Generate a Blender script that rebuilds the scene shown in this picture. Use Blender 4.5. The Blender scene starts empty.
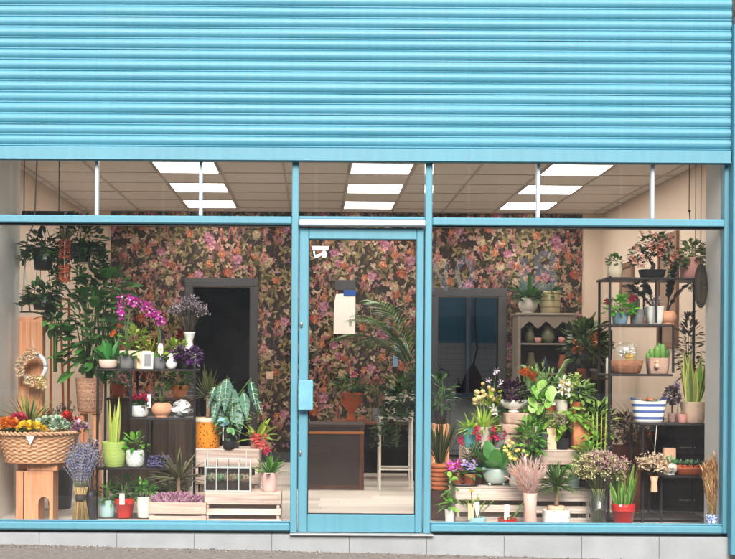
import bpy, math, random
from mathutils import Vector, Matrix
rnd = random.Random(7)
PI = math.pi
sc = bpy.context.scene
COL = sc.collection
ROLL = 0.0065
D0, CZ = 8.0, 1.16          # camera distance from the shopfront, camera height above the shop floor

# ---- the shop measured from the photograph: scale (px per metre) at a depth behind the glass
def S(d): return 1142.86 / (D0 + d)
def XW(px, d, z=0.6):
    return (px - 315 + ROLL * (CZ - z) * S(d)) / S(d)
def ZW(py, d, px=315):
    return CZ - (py - 365 - ROLL * (px - 315)) / S(d)

# ------------------------------------------------------------------ materials
def hexc(h):
    h = h.lstrip('#')
    out = []
    for i in (0, 2, 4):
        c = int(h[i:i+2], 16) / 255
        out.append(c / 12.92 if c <= 0.04045 else ((c + 0.055) / 1.055) ** 2.4)
    return (*out, 1.0)
MATS = {}
def newmat(name):
    m = bpy.data.materials.new(name); m.use_nodes = True
    nt = m.node_tree; nt.nodes.clear()
    return m, nt, nt.nodes.new, nt.links.new
def mat(name, col, rough=0.55, metal=0.0, var=0.12, scale=14.0, bump=0.0, bscale=60.0, spec=0.5, coat=0.0):
    if name in MATS: return MATS[name]
    m, nt, N, Lk = newmat(name)
    out = N('ShaderNodeOutputMaterial'); b = N('ShaderNodeBsdfPrincipled')
    Lk(b.outputs[0], out.inputs[0])
    c = hexc(col) if isinstance(col, str) else (*col, 1)
    b.inputs['Roughness'].default_value = rough; b.inputs['Metallic'].default_value = metal
    b.inputs['Specular IOR Level'].default_value = spec
    b.inputs['Coat Weight'].default_value = coat
    tc = N('ShaderNodeTexCoord')
    if var > 0:
        n = N('ShaderNodeTexNoise'); n.inputs['Scale'].default_value = scale; n.inputs['Detail'].default_value = 5
        Lk(tc.outputs['Object'], n.inputs['Vector'])
        mx = N('ShaderNodeMix'); mx.data_type = 'RGBA'
        mx.inputs[6].default_value = tuple(x * (1 - 1.6 * var) for x in c[:3]) + (1,)
        mx.inputs[7].default_value = tuple(min(1, x * (1 + 1.6 * var)) for x in c[:3]) + (1,)
        Lk(n.outputs['Fac'], mx.inputs[0]); Lk(mx.outputs[2], b.inputs['Base Color'])
        mr = N('ShaderNodeMapRange'); mr.inputs[3].default_value = max(0.02, rough - 0.1); mr.inputs[4].default_value = min(1, rough + 0.1)
        Lk(n.outputs['Fac'], mr.inputs[0]); Lk(mr.outputs[0], b.inputs['Roughness'])
    else:
        b.inputs['Base Color'].default_value = c
    if bump > 0:
        n2 = N('ShaderNodeTexNoise'); n2.inputs['Scale'].default_value = bscale; n2.inputs['Detail'].default_value = 4
        Lk(tc.outputs['Object'], n2.inputs['Vector'])
        bp = N('ShaderNodeBump'); bp.inputs['Strength'].default_value = bump; bp.inputs['Distance'].default_value = 0.01
        Lk(n2.outputs['Fac'], bp.inputs['Height']); Lk(bp.outputs[0], b.inputs['Normal'])
    MATS[name] = m
    return m
def leafm(name, c1, c2, trans=0.22, rough=0.42):
    """leaf or petal: colour runs between two tones by a value stored per leaf, some light passes through"""
    if name in MATS: return MATS[name]
    m, nt, N, Lk = newmat(name)
    out = N('ShaderNodeOutputMaterial'); b = N('ShaderNodeBsdfPrincipled')
    a = N('ShaderNodeAttribute'); a.attribute_name = 'tone'
    mx = N('ShaderNodeMix'); mx.data_type = 'RGBA'
    mx.inputs[6].default_value = hexc(c1); mx.inputs[7].default_value = hexc(c2)
    tc = N('ShaderNodeTexCoord'); n = N('ShaderNodeTexNoise'); n.inputs['Scale'].default_value = 70
    Lk(tc.outputs['Object'], n.inputs['Vector'])
    ad = N('ShaderNodeMath'); ad.operation = 'MULTIPLY_ADD'; ad.inputs[1].default_value = 0.5; ad.inputs[2].default_value = -0.25
    Lk(n.outputs['Fac'], ad.inputs[0])
    ad2 = N('ShaderNodeMath'); ad2.operation = 'ADD'; ad2.use_clamp = True
    Lk(a.outputs['Fac'], ad2.inputs[0]); Lk(ad.outputs[0], ad2.inputs[1])
    Lk(ad2.outputs[0], mx.inputs[0]); Lk(mx.outputs[2], b.inputs['Base Color'])
    b.inputs['Roughness'].default_value = rough; b.inputs['Specular IOR Level'].default_value = 0.4
    t = N('ShaderNodeBsdfTranslucent'); Lk(mx.outputs[2], t.inputs['Color'])
    ms = N('ShaderNodeMixShader'); ms.inputs[0].default_value = trans
    Lk(b.outputs[0], ms.inputs[1]); Lk(t.outputs[0], ms.inputs[2]); Lk(ms.outputs[0], out.inputs[0])
    MATS[name] = m
    return m
def glassm(name, tint=(0.99, 0.995, 0.993), refl=0.04, dust_haze=0.009):
    if name in MATS: return MATS[name]
    m, nt, N, Lk = newmat(name)
    out = N('ShaderNodeOutputMaterial'); t = N('ShaderNodeBsdfTransparent'); t.inputs[0].default_value = (*tint, 1)
    g = N('ShaderNodeBsdfGlossy'); g.inputs['Roughness'].default_value = 0.0; g.inputs['Color'].default_value = (1, 1, 1, 1)
    lw = N('ShaderNodeLayerWeight'); lw.inputs[0].default_value = 0.5
    p = N('ShaderNodeMath'); p.operation = 'POWER'; p.inputs[1].default_value = 5
    Lk(lw.outputs['Facing'], p.inputs[0])
    q = N('ShaderNodeMath'); q.operation = 'MULTIPLY_ADD'; q.inputs[1].default_value = 1 - refl; q.inputs[2].default_value = refl
    Lk(p.outputs[0], q.inputs[0])
    ms = N('ShaderNodeMixShader'); Lk(q.outputs[0], ms.inputs[0]); Lk(t.outputs[0], ms.inputs[1]); Lk(g.outputs[0], ms.inputs[2])
    # thin uneven dusty film, its pale colour painting a milky haze on glass
    tc = N('ShaderNodeTexCoord'); n = N('ShaderNodeTexNoise'); n.inputs['Scale'].default_value = 1.6; n.inputs['Detail'].default_value = 8; n.inputs['Roughness'].default_value = .7
    Lk(tc.outputs['Object'], n.inputs['Vector'])
    dm = N('ShaderNodeMapRange'); dm.inputs[1].default_value = .3; dm.inputs[2].default_value = .75; dm.inputs[3].default_value = 0.0; dm.inputs[4].default_value = dust_haze
    Lk(n.outputs['Fac'], dm.inputs[0])
    df = N('ShaderNodeBsdfDiffuse'); df.inputs[0].default_value = (.75, .76, .77, 1)
    m3 = N('ShaderNodeMixShader'); Lk(dm.outputs[0], m3.inputs[0]); Lk(ms.outputs[0], m3.inputs[1]); Lk(df.outputs[0], m3.inputs[2])
    Lk(m3.outputs[0], out.inputs[0])
    MATS[name] = m
    return m
def emitm(name, col, strength):
    m, nt, N, Lk = newmat(name)
    out = N('ShaderNodeOutputMaterial'); e = N('ShaderNodeEmission')
    e.inputs[0].default_value = hexc(col); e.inputs[1].default_value = strength
    Lk(e.outputs[0], out.inputs[0]); MATS[name] = m
    return m
def vcolm(name, rough=0.7):
    m, nt, N, Lk = newmat(name)
    out = N('ShaderNodeOutputMaterial'); b = N('ShaderNodeBsdfPrincipled'); b.inputs['Roughness'].default_value = rough
    b.inputs['Specular IOR Level'].default_value = 0.2
    a = N('ShaderNodeAttribute'); a.attribute_name = 'print'
    tc = N('ShaderNodeTexCoord'); n = N('ShaderNodeTexNoise'); n.inputs['Scale'].default_value = 45; n.inputs['Detail'].default_value = 6
    Lk(tc.outputs['Object'], n.inputs['Vector'])
    mr = N('ShaderNodeMapRange'); mr.inputs[1].default_value = 0.3; mr.inputs[2].default_value = 0.7; mr.inputs[3].default_value = 0.40; mr.inputs[4].default_value = 0.98
    Lk(n.outputs['Fac'], mr.inputs[0])
    mx = N('ShaderNodeMix'); mx.data_type = 'RGBA'; mx.blend_type = 'MULTIPLY'; mx.inputs[0].default_value = 1
    Lk(a.outputs['Color'], mx.inputs[6]); Lk(mr.outputs[0], mx.inputs[7]); Lk(mx.outputs[2], b.inputs['Base Color'])
    Lk(b.outputs[0], out.inputs[0]); MATS[name] = m
    return m
def paintm(name, col, rough=.42, streak=.07):
    """outdoor paint: faint rain streaks, chalky fading and small knocks"""
    m, nt, N, Lk = newmat(name)
    out = N('ShaderNodeOutputMaterial'); b = N('ShaderNodeBsdfPrincipled'); Lk(b.outputs[0], out.inputs[0])
    tc = N('ShaderNodeTexCoord'); mp = N('ShaderNodeMapping'); mp.inputs['Scale'].default_value = (26, 26, .9); Lk(tc.outputs['Object'], mp.inputs['Vector'])
    n = N('ShaderNodeTexNoise'); n.inputs['Scale'].default_value = 1; n.inputs['Detail'].default_value = 6; Lk(mp.outputs[0], n.inputs['Vector'])
    n2 = N('ShaderNodeTexNoise'); n2.inputs['Scale'].default_value = 1.7; n2.inputs['Detail'].default_value = 7; Lk(tc.outputs['Object'], n2.inputs['Vector'])
    n3 = N('ShaderNodeTexNoise'); n3.inputs['Scale'].default_value = 55; n3.inputs['Detail'].default_value = 3; Lk(tc.outputs['Object'], n3.inputs['Vector'])
    a = N('ShaderNodeMath'); a.operation = 'ADD'; Lk(n.outputs['Fac'], a.inputs[0]); Lk(n2.outputs['Fac'], a.inputs[1])
    mr = N('ShaderNodeMapRange'); mr.inputs[1].default_value = .75; mr.inputs[2].default_value = 1.25; mr.inputs[3].default_value = 1-streak; mr.inputs[4].default_value = 1+streak
    Lk(a.outputs[0], mr.inputs[0])
    c = hexc(col)
    mx = N('ShaderNodeMix'); mx.data_type = 'RGBA'; mx.blend_type = 'MULTIPLY'; mx.inputs[0].default_value = 1; mx.inputs[6].default_value = c; Lk(mr.outputs[0], mx.inputs[7])
    ch = N('ShaderNodeMapRange'); ch.inputs[1].default_value = .70; ch.inputs[2].default_value = .74; Lk(n3.outputs['Fac'], ch.inputs[0])
    m2 = N('ShaderNodeMix'); m2.data_type = 'RGBA'; Lk(ch.outputs[0], m2.inputs[0]); Lk(mx.outputs[2], m2.inputs[6]); m2.inputs[7].default_value = hexc('#6f8288')
    Lk(m2.outputs[2], b.inputs['Base Color'])
    r = N('ShaderNodeMapRange'); r.inputs[3].default_value = rough-.1; r.inputs[4].default_value = rough+.18; Lk(n2.outputs['Fac'], r.inputs[0]); Lk(r.outputs[0], b.inputs['Roughness'])
    bp = N('ShaderNodeBump'); bp.inputs['Strength'].default_value = .06; bp.inputs['Distance'].default_value = .01; Lk(n3.outputs['Fac'], bp.inputs['Height']); Lk(bp.outputs[0], b.inputs['Normal'])
    MATS[name] = m
    return m
def woodm(name, c1, c2, axis=0, scale=6.0, rough=0.6, stretch=0.06):
    if name in MATS: return MATS[name]
    m, nt, N, Lk = newmat(name)
    out = N('ShaderNodeOutputMaterial'); b = N('ShaderNodeBsdfPrincipled'); Lk(b.outputs[0], out.inputs[0])
    tc = N('ShaderNodeTexCoord'); mp = N('ShaderNodeMapping')
    s = [1, 1, 1]; s[axis] = stretch
    mp.inputs['Scale'].default_value = s
    oi = N('ShaderNodeObjectInfo'); cm = N('ShaderNodeMath'); cm.operation = 'MULTIPLY'; cm.inputs[1].default_value = 30
    Lk(oi.outputs['Random'], cm.inputs[0]); Lk(cm.outputs[0], mp.inputs['Location'])
    Lk(tc.outputs['Object'], mp.inputs['Vector'])
    n = N('ShaderNodeTexNoise'); n.inputs['Scale'].default_value = scale * 7; n.inputs['Detail'].default_value = 8; n.inputs['Distortion'].default_value = 0.6
    Lk(mp.outputs[0], n.inputs['Vector'])
    cr = N('ShaderNodeValToRGB'); cr.color_ramp.elements[0].position = 0.3; cr.color_ramp.elements[1].position = 0.7
    cr.color_ramp.elements[0].color = hexc(c1); cr.color_ramp.elements[1].color = hexc(c2)
    Lk(n.outputs['Fac'], cr.inputs[0])
    a = N('ShaderNodeAttribute'); a.attribute_name = 'tone'
    mr = N('ShaderNodeMapRange'); mr.inputs[3].default_value = 0.72; mr.inputs[4].default_value = 1.15
    Lk(a.outputs['Fac'], mr.inputs[0])
    mx = N('ShaderNodeMix'); mx.data_type = 'RGBA'; mx.blend_type = 'MULTIPLY'; mx.inputs[0].default_value = 1
    Lk(cr.outputs[0], mx.inputs[6]); Lk(mr.outputs[0], mx.inputs[7]); Lk(mx.outputs[2], b.inputs['Base Color'])
    b.inputs['Roughness'].default_value = rough
    bp = N('ShaderNodeBump'); bp.inputs['Strength'].default_value = 0.25; bp.inputs['Distance'].default_value = 0.004
    Lk(n.outputs['Fac'], bp.inputs['Height']); Lk(bp.outputs[0], b.inputs['Normal'])
    MATS[name] = m
    return m
def bandm(name, cols, freq, rough=0.4, axis=2, jag=0.0):
    """glaze with bands of colour along one axis (freq = bands per metre)"""
    if name in MATS: return MATS[name]
    m, nt, N, Lk = newmat(name)
    out = N('ShaderNodeOutputMaterial'); b = N('ShaderNodeBsdfPrincipled'); Lk(b.outputs[0], out.inputs[0])
    tc = N('ShaderNodeTexCoord'); sp = N('ShaderNodeSeparateXYZ'); Lk(tc.outputs['Object'], sp.inputs[0])
    ml = N('ShaderNodeMath'); ml.operation = 'MULTIPLY'; ml.inputs[1].default_value = freq
    Lk(sp.outputs[axis], ml.inputs[0])
    src = ml.outputs[0]
    if jag:
        n = N('ShaderNodeTexNoise'); n.inputs['Scale'].default_value = 40; Lk(tc.outputs['Object'], n.inputs['Vector'])
        ma = N('ShaderNodeMath'); ma.operation = 'MULTIPLY_ADD'; ma.inputs[1].default_value = jag
        Lk(n.outputs['Fac'], ma.inputs[0]); Lk(src, ma.inputs[2]); src = ma.outputs[0]
    fr = N('ShaderNodeMath'); fr.operation = 'FRACT'; Lk(src, fr.inputs[0])
    cr = N('ShaderNodeValToRGB'); cr.color_ramp.interpolation = 'CONSTANT'
    els = cr.color_ramp.elements
    while len(els) < len(cols): els.new(0.5)
    for e, (p, c) in zip(els, cols): e.position = p; e.color = hexc(c)
    Lk(fr.outputs[0], cr.inputs[0]); Lk(cr.outputs[0], b.inputs['Base Color'])
    b.inputs['Roughness'].default_value = rough
    MATS[name] = m
    return m
def spotm(name, base, spot, scale=40, thr=0.35, rough=0.4, bump=0.0):
    if name in MATS: return MATS[name]
    m, nt, N, Lk = newmat(name)
    out = N('ShaderNodeOutputMaterial'); b = N('ShaderNodeBsdfPrincipled'); Lk(b.outputs[0], out.inputs[0])
    tc = N('ShaderNodeTexCoord'); v = N('ShaderNodeTexVoronoi'); v.inputs['Scale'].default_value = scale
    Lk(tc.outputs['Object'], v.inputs['Vector'])
    cr = N('ShaderNodeValToRGB'); cr.color_ramp.elements[0].position = thr; cr.color_ramp.elements[1].position = thr + 0.05
    cr.color_ramp.elements[0].color = hexc(spot); cr.color_ramp.elements[1].color = hexc(base)
    Lk(v.outputs['Distance'], cr.inputs[0]); Lk(cr.outputs[0], b.inputs['Base Color'])
    b.inputs['Roughness'].default_value = rough
    if bump:
        bp = N('ShaderNodeBump'); bp.inputs['Strength'].default_value = bump; bp.inputs['Distance'].default_value = 0.006
        Lk(v.outputs['Distance'], bp.inputs['Height']); Lk(bp.outputs[0], b.inputs['Normal'])
    MATS[name] = m
    return m

# ------------------------------------------------------------------ mesh builder
class MB:
    def __init__(self, off=(0, 0, 0)):
        self.v = []; self.f = []; self.m = []; self.t = []; self.off = off; self.flat = []
    def add(self, vs, fs, m=0, tone=None, flat=False):
        b = len(self.v); o = self.off
        self.v += [(p[0] + o[0], p[1] + o[1], p[2] + o[2]) for p in vs]
        if tone is None: tone = rnd.random()
        for f in fs:
            self.f.append(tuple(i + b for i in f)); self.m.append(m); self.t.append(tone); self.flat.append(flat)
    def box(self, x0, x1, y0, y1, z0, z1, m=0, tone=None, bev=0.0):
        if bev <= 0:
            vs = [(x, y, z) for z in (z0, z1) for y in (y0, y1) for x in (x0, x1)]
            self.add(vs, [(0, 2, 3, 1), (4, 5, 7, 6), (0, 1, 5, 4), (2, 6, 7, 3), (0, 4, 6, 2), (1, 3, 7, 5)], m, tone, True)
        else:
            b = min(bev, (x1-x0)*.45, (y1-y0)*.45, (z1-z0)*.45)
            vs = []
            for z, i in ((z0, b), (z0+b, 0), (z1-b, 0), (z1, b)):
                for (x, y) in ((x0+i+b*(i == 0), y0+i), (x1-i-b*(i == 0), y0+i), (x1-i, y0+i+b*(i == 0)), (x1-i, y1-i-b*(i == 0)),
                               (x1-i-b*(i == 0), y1-i), (x0+i+b*(i == 0), y1-i), (x0+i, y1-i-b*(i == 0)), (x0+i, y0+i+b*(i == 0))):
                    vs.append((x, y, z))
            fs = []
            for r in range(3):
                for k in range(8):
                    fs.append((r*8+k, r*8+(k+1) % 8, (r+1)*8+(k+1) % 8, (r+1)*8+k))
            fs.append(tuple(range(7, -1, -1))); fs.append(tuple(range(24, 32)))
            self.add(vs, fs, m, tone, True)
    def tube(self, pts, r0, r1=None, m=0, n=6, tone=None, cap=True):
        if r1 is None: r1 = r0
        pts = [Vector(p) for p in pts]; L = len(pts)
        vs = []; fs = []
        ref = Vector((0.31, 0.95, 0.12))
        for i, p in enumerate(pts):
            d = (pts[min(i+1, L-1)] - pts[max(i-1, 0)])
            if d.length < 1e-9: d = Vector((0, 0, 1))
            d.normalize()
            a = d.cross(ref)
            if a.length < 1e-3: a = d.cross(Vector((1, 0, 0)))
            a.normalize(); b = d.cross(a)
            r = r0 + (r1 - r0) * i / max(1, L-1)
            for k in range(n):
                t = 2*PI*k/n
                vs.append(p + a*(r*math.cos(t)) + b*(r*math.sin(t)))
        for i in range(L-1):
            for k in range(n):
                fs.append((i*n+k, i*n+(k+1) % n, (i+1)*n+(k+1) % n, (i+1)*n+k))
        if cap:
            fs.append(tuple(range(n-1, -1, -1))); fs.append(tuple(range((L-1)*n, L*n)))
        self.add(vs, fs, m, tone)
    def bar(self, p, q, w, h=None, m=0, tone=None):
        """square bar between two points"""
        h = h or w
        p, q = Vector(p), Vector(q); d = (q-p).normalized()
        a = d.cross(Vector((0, 0, 1)))
        if a.length < 1e-3: a = Vector((1, 0, 0))
        a.normalize(); b = d.cross(a)
        vs = [c + a*(w/2*sx) + b*(h/2*sy) for c in (p, q) for sx, sy in ((-1, -1), (1, -1), (1, 1), (-1, 1))]
        self.add(vs, [(3, 2, 1, 0), (4, 5, 6, 7), (0, 1, 5, 4), (1, 2, 6, 5), (2, 3, 7, 6), (3, 0, 4, 7)], m, tone, True)
    def loft(self, rings, e=2.0, n=28, m=0, cap0=True, cap1=True, tone=0.5, wob=0.0, c=(0, 0), ms=None):
        vs = []; fs = []
        for (rx, ry, z) in rings:
            for k in range(n):
                t = 2*PI*(k+0.5)/n
                co, si = math.cos(t), math.sin(t)
                w = 1 + wob*math.sin(t*11)
                x = rx*math.copysign(abs(co)**(2/e), co)*w
                y = ry*math.copysign(abs(si)**(2/e), si)*w
                vs.append((c[0]+x, c[1]+y, z))
        R = len(rings)
        for i in range(R-1):
            for k in range(n):
                fs.append((i*n+k, i*n+(k+1) % n, (i+1)*n+(k+1) % n, (i+1)*n+k))
        if cap0: fs.append(tuple(range(n-1, -1, -1)))
        if cap1: fs.append(tuple(range((R-1)*n, R*n)))
        self.add(vs, fs, m, tone)
    def ball(self, c, r, m=0, n=8, tone=None, sq=1.0):
        vs = []; fs = []; R = max(4, n//2+1)
        for i in range(R+1):
            a = PI*i/R
            for k in range(n):
                t = 2*PI*k/n
                vs.append((c[0]+r*math.sin(a)*math.cos(t), c[1]+r*math.sin(a)*math.sin(t), c[2]-r*sq*math.cos(a)))
        for i in range(R):
            for k in range(n):
                fs.append((i*n+k, i*n+(k+1) % n, (i+1)*n+(k+1) % n, (i+1)*n+k))
        self.add(vs, fs, m, tone)
    def poly(self, pts, y0, y1, m=0, tone=0.5):
        """outline in x,z extruded along y"""
        n = len(pts)
        vs = [(x, y0, z) for x, z in pts] + [(x, y1, z) for x, z in pts]
        fs = [tuple(range(n)), tuple(range(2*n-1, n-1, -1))]
        for k in range(n):
            fs.append((k, n+k, n+(k+1) % n, (k+1) % n))
        self.add(vs, fs, m, tone, True)
    def leaf(self, p, d, L, W, droop=0.4, shape='lance', m=0, tone=None, ns=5, fold=0.25, edge=None, tw=None):
        p = Vector(p); d = Vector(d).normalized()
        if tone is None: tone = rnd.random()
        up = Vector((0, 0, 1))
        if tw is None: tw = rnd.uniform(-0.5, 0.5)
        side = d.cross(up)
        if side.length < 0.15: side = d.cross(Vector((math.cos(tw*6), math.sin(tw*6), 0)))
        side.normalize()
        side = Matrix.Rotation(tw, 3, d) @ side
        step = L/ns
        rows = []
        for i in range(ns+1):
            t = i/ns
            if shape == 'lance': w = math.sin(PI*(0.04+0.96*t))**0.8
            elif shape == 'blade': w = min(1, (1-t)*2.2+0.02)**0.75*(0.75+0.25*math.sin(PI*min(1, t*1.4)))
            elif shape == 'oval': w = max(0.02, math.sin(PI*(0.03+0.95*t)))**0.55
            elif shape == 'heart': w = (0.35+0.65*t/0.25) if t < 0.25 else max(0.02, (1-t)/0.75)**0.75
            elif shape == 'spat': w = 0.25+0.75*math.sin(PI*min(1, t*0.98)**2.0) if t < 1 else 0.25
            else: w = 1.0
            w *= W/2
            nrm = side.cross(d)
            rows.append((p - side*w, p + nrm*(-fold*w), p + side*w, p - side*(w*0.62) - nrm*(fold*w*.4), p + side*(w*0.62) - nrm*(fold*w*.4)))
            p = p + d*step
            d = (d + Vector((0, 0, -droop/ns))).normalized()
            s2 = side - d*side.dot(d)
            if s2.length > 1e-4: side = s2.normalized()
        if edge is None:
            vs = [q for r in rows for q in r[:3]]
            fs = []
            for i in range(ns):
                a = i*3
                fs += [(a, a+1, a+4, a+3), (a+1, a+2, a+5, a+4)]
            self.add(vs, fs, m, tone)
        else:
            vs = [q for r in rows for q in (r[0], r[3], r[1], r[4], r[2])]
            fi = []; fe = []
            for i in range(ns):
                a = i*5
                fe += [(a, a+1, a+6, a+5), (a+3, a+4, a+9, a+8)]
                fi += [(a+1, a+2, a+7, a+6), (a+2, a+3, a+8, a+7)]
            self.add(vs, fi, m, tone); b = len(self.v)-len(vs)
            for f in fe:
                self.f.append(tuple(i+b for i in f)); self.m.append(edge); self.t.append(tone); self.flat.append(False)
        return p
    def bloom(self, c, d, r, m=0, cm=None, n=5, cup=0.3, shape='spat', w=0.8, droop=0.2):
        d = Vector(d).normalized()
        a = d.cross(Vector((0.2, 0.3, 0.95)))
        a.normalize(); b = d.cross(a); t0 = rnd.random()*6; tone = rnd.random()
        for k in range(n):
            t = t0 + 2*PI*k/n
            q = (a*math.cos(t)+b*math.sin(t))*(1-cup*0.5) + d*cup
            self.leaf(Vector(c), q, r, r*w, droop, shape, m, min(1, max(0, tone+rnd.uniform(-.2, .2))), ns=3, fold=0.15)
        if cm is not None: self.ball(Vector(c)+d*(r*.12), r*0.2, cm, 6)
    def build(self, name, mats, parent=None, k=1.0, loc=None, rot=0.0, smooth=True):
        me = bpy.data.meshes.new(name)
        me.from_pydata([(x*k, y*k, z*k) for x, y, z in self.v], [], self.f)
        for mt in (mats if isinstance(mats, (list, tuple)) else [mats]): me.materials.append(mt)
        me.polygons.foreach_set('material_index', self.m)
        at = me.attributes.new('tone', 'FLOAT', 'FACE'); at.data.foreach_set('value', self.t)
        me.polygons.foreach_set('use_smooth', [smooth and not fl for fl in self.flat])
        me.update()
        o = bpy.data.objects.new(name, me); COL.objects.link(o)
        if parent is not None: o.parent = parent
        if loc is not None: o.location = loc
        o.rotation_euler.z = rot
        return o

def tag(o, label=None, cat=None, group=None, kind=None):
    if label: o['label'] = label
    if cat: o['category'] = cat
    if group: o['group'] = group
    if kind: o['kind'] = kind
    return o
def thing(name, label, cat, loc=(0, 0, 0), group=None, rot=0.0):
    o = bpy.data.objects.new(name, None); COL.objects.link(o)
    o.empty_display_size = 0.05
    o.location = loc; o.rotation_euler.z = rot
    return tag(o, label, cat, group)
def struct(mb, name, mats, smooth=False):
    return tag(mb.build(name, mats, smooth=smooth), kind='structure')
def copy_tree(root, loc, label=None):
    r = root.copy(); COL.objects.link(r); r.location = loc
    if label: r['label'] = label
    for ch in list(root.children):
        c = ch.copy(); COL.objects.link(c); c.parent = r
        for g in list(ch.children):
            e = g.copy(); COL.objects.link(e); e.parent = c
    return r
def rv(a, b): return rnd.uniform(a, b)
def dirv(az, el): return Vector((math.cos(el)*math.cos(az), math.cos(el)*math.sin(az), math.sin(el)))

# ------------------------------------------------------------------ plant generators (units: photograph pixels at the plant's depth)
def rosette(mb, n, L, W, el=(0.2, 1.4), droop=0.6, shape='lance', m=0, z=0, r=0.5, edge=None, ns=6, c=(0, 0)):
    for i in range(n):
        az = i*2.399+rv(-.3, .3); e = el[1]-(el[1]-el[0])*(i/max(1, n-1))**0.8+rv(-.08, .08)
        mb.leaf((c[0]+r*math.cos(az), c[1]+r*math.sin(az), z), dirv(az, e), L*rv(.78, 1.08), W*rv(.8, 1.1), droop*rv(.6, 1.3), shape, m, ns=ns, edge=edge)
def blades(mb, n, L, W, r=3, m=0, edge=1, tilt=0.14, lo=0.55):
    for i in range(n):
        az = i*2.399+rv(-.3, .3); rr = r*math.sqrt((i+.5)/n)
        mb.leaf((rr*math.cos(az), rr*math.sin(az), 0), dirv(az, PI/2-tilt*rv(.2, 1.6)), L*(1-(1-lo)*rv(0, 1)), W*rv(.8, 1.1), 0.02, 'blade', m, ns=7, edge=edge, fold=0.35, tw=rv(-1, 1))
def bush(mb, n, rx, ry, rz, zc, L, W, shape='oval', droop=0.5, m=0, stems=None, nst=7, c=(0, 0), fill=0.35, clump=0, base=0):
    cl = []
    if clump:
        for i in range(clump):
            d = dirv(rv(0, 2*PI), math.asin(rv(-.75, 1))); q = rv(.45, .95)
            cl.append((Vector((d.x*rx*q, d.y*ry*q, d.z*rz*q)), rnd.random()))
    for i in range(n):
        d = dirv(rv(0, 2*PI), math.asin(rv(-.8, 1))); q = rv(fill, 1)**0.6
        p = Vector((d.x*rx*q, d.y*ry*q, d.z*rz*q)); tone = None
        if cl:
            cc, tn = rnd.choice(cl)
            p = cc + Vector((rv(-1, 1)*rx*.3, rv(-1, 1)*ry*.3, rv(-1, 1)*rz*.3)); tone = min(1, max(0, tn+rv(-.25, .25)))
        p += Vector((c[0], c[1], zc))
        dd = Vector((d.x, d.y, d.z*.6+.25)).normalized() + Vector((rv(-.4, .4), rv(-.4, .4), rv(-.4, .3)))
        mb.leaf(p, dd, L*rv(.6, 1.15), W*rv(.6, 1.15), droop*rv(.4, 1.5), shape, m, tone, ns=4)
    if stems is not None:
        for i in range(nst):
            d = dirv(rv(0, 2*PI), rv(.5, 1.4)); e = Vector((c[0]+d.x*rx*.7, c[1]+d.y*ry*.7, zc+d.z*rz*.6))
            b = Vector((c[0]+rv(-1, 1)*rx*.12, c[1]+rv(-1, 1)*ry*.12, base))
            mid = (b+e)*.5+Vector((rv(-1, 1), rv(-1, 1), 1))*rx*.06
            mb.tube([b, mid, e], max(.25, L*.05), max(.15, L*.03), stems, n=5)
def trail(mb, n, r, length, L, W, m=0, sm=None, z=0, shape='oval', arch=3.0):
    for i in range(n):
        az = rv(0, 2*PI); l = length*rv(.35, 1.1)
        p = Vector((math.cos(az)*r*rv(.6, 1), math.sin(az)*r*rv(.6, 1), z)); v = Vector((math.cos(az), math.sin(az), 1.2))*arch*.5
        pts = [p.copy()]; k = max(5, int(l/(L*.55))); st = l/k
        for j in range(k):
            v = (v.normalized()+Vector((rv(-.25, .25), rv(-.25, .25), -.55))).normalized()*st
            p = p+v; pts.append(p.copy())
            for q in range(2):
                mb.leaf(p, Vector((rv(-1, 1), rv(-1, .4), rv(-.3, .6))), L*rv(.6, 1.1), W*rv(.6, 1.1), .5, shape, m, ns=3)
        if sm is not None: mb.tube(pts, L*.05, L*.03, sm, n=4)
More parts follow.
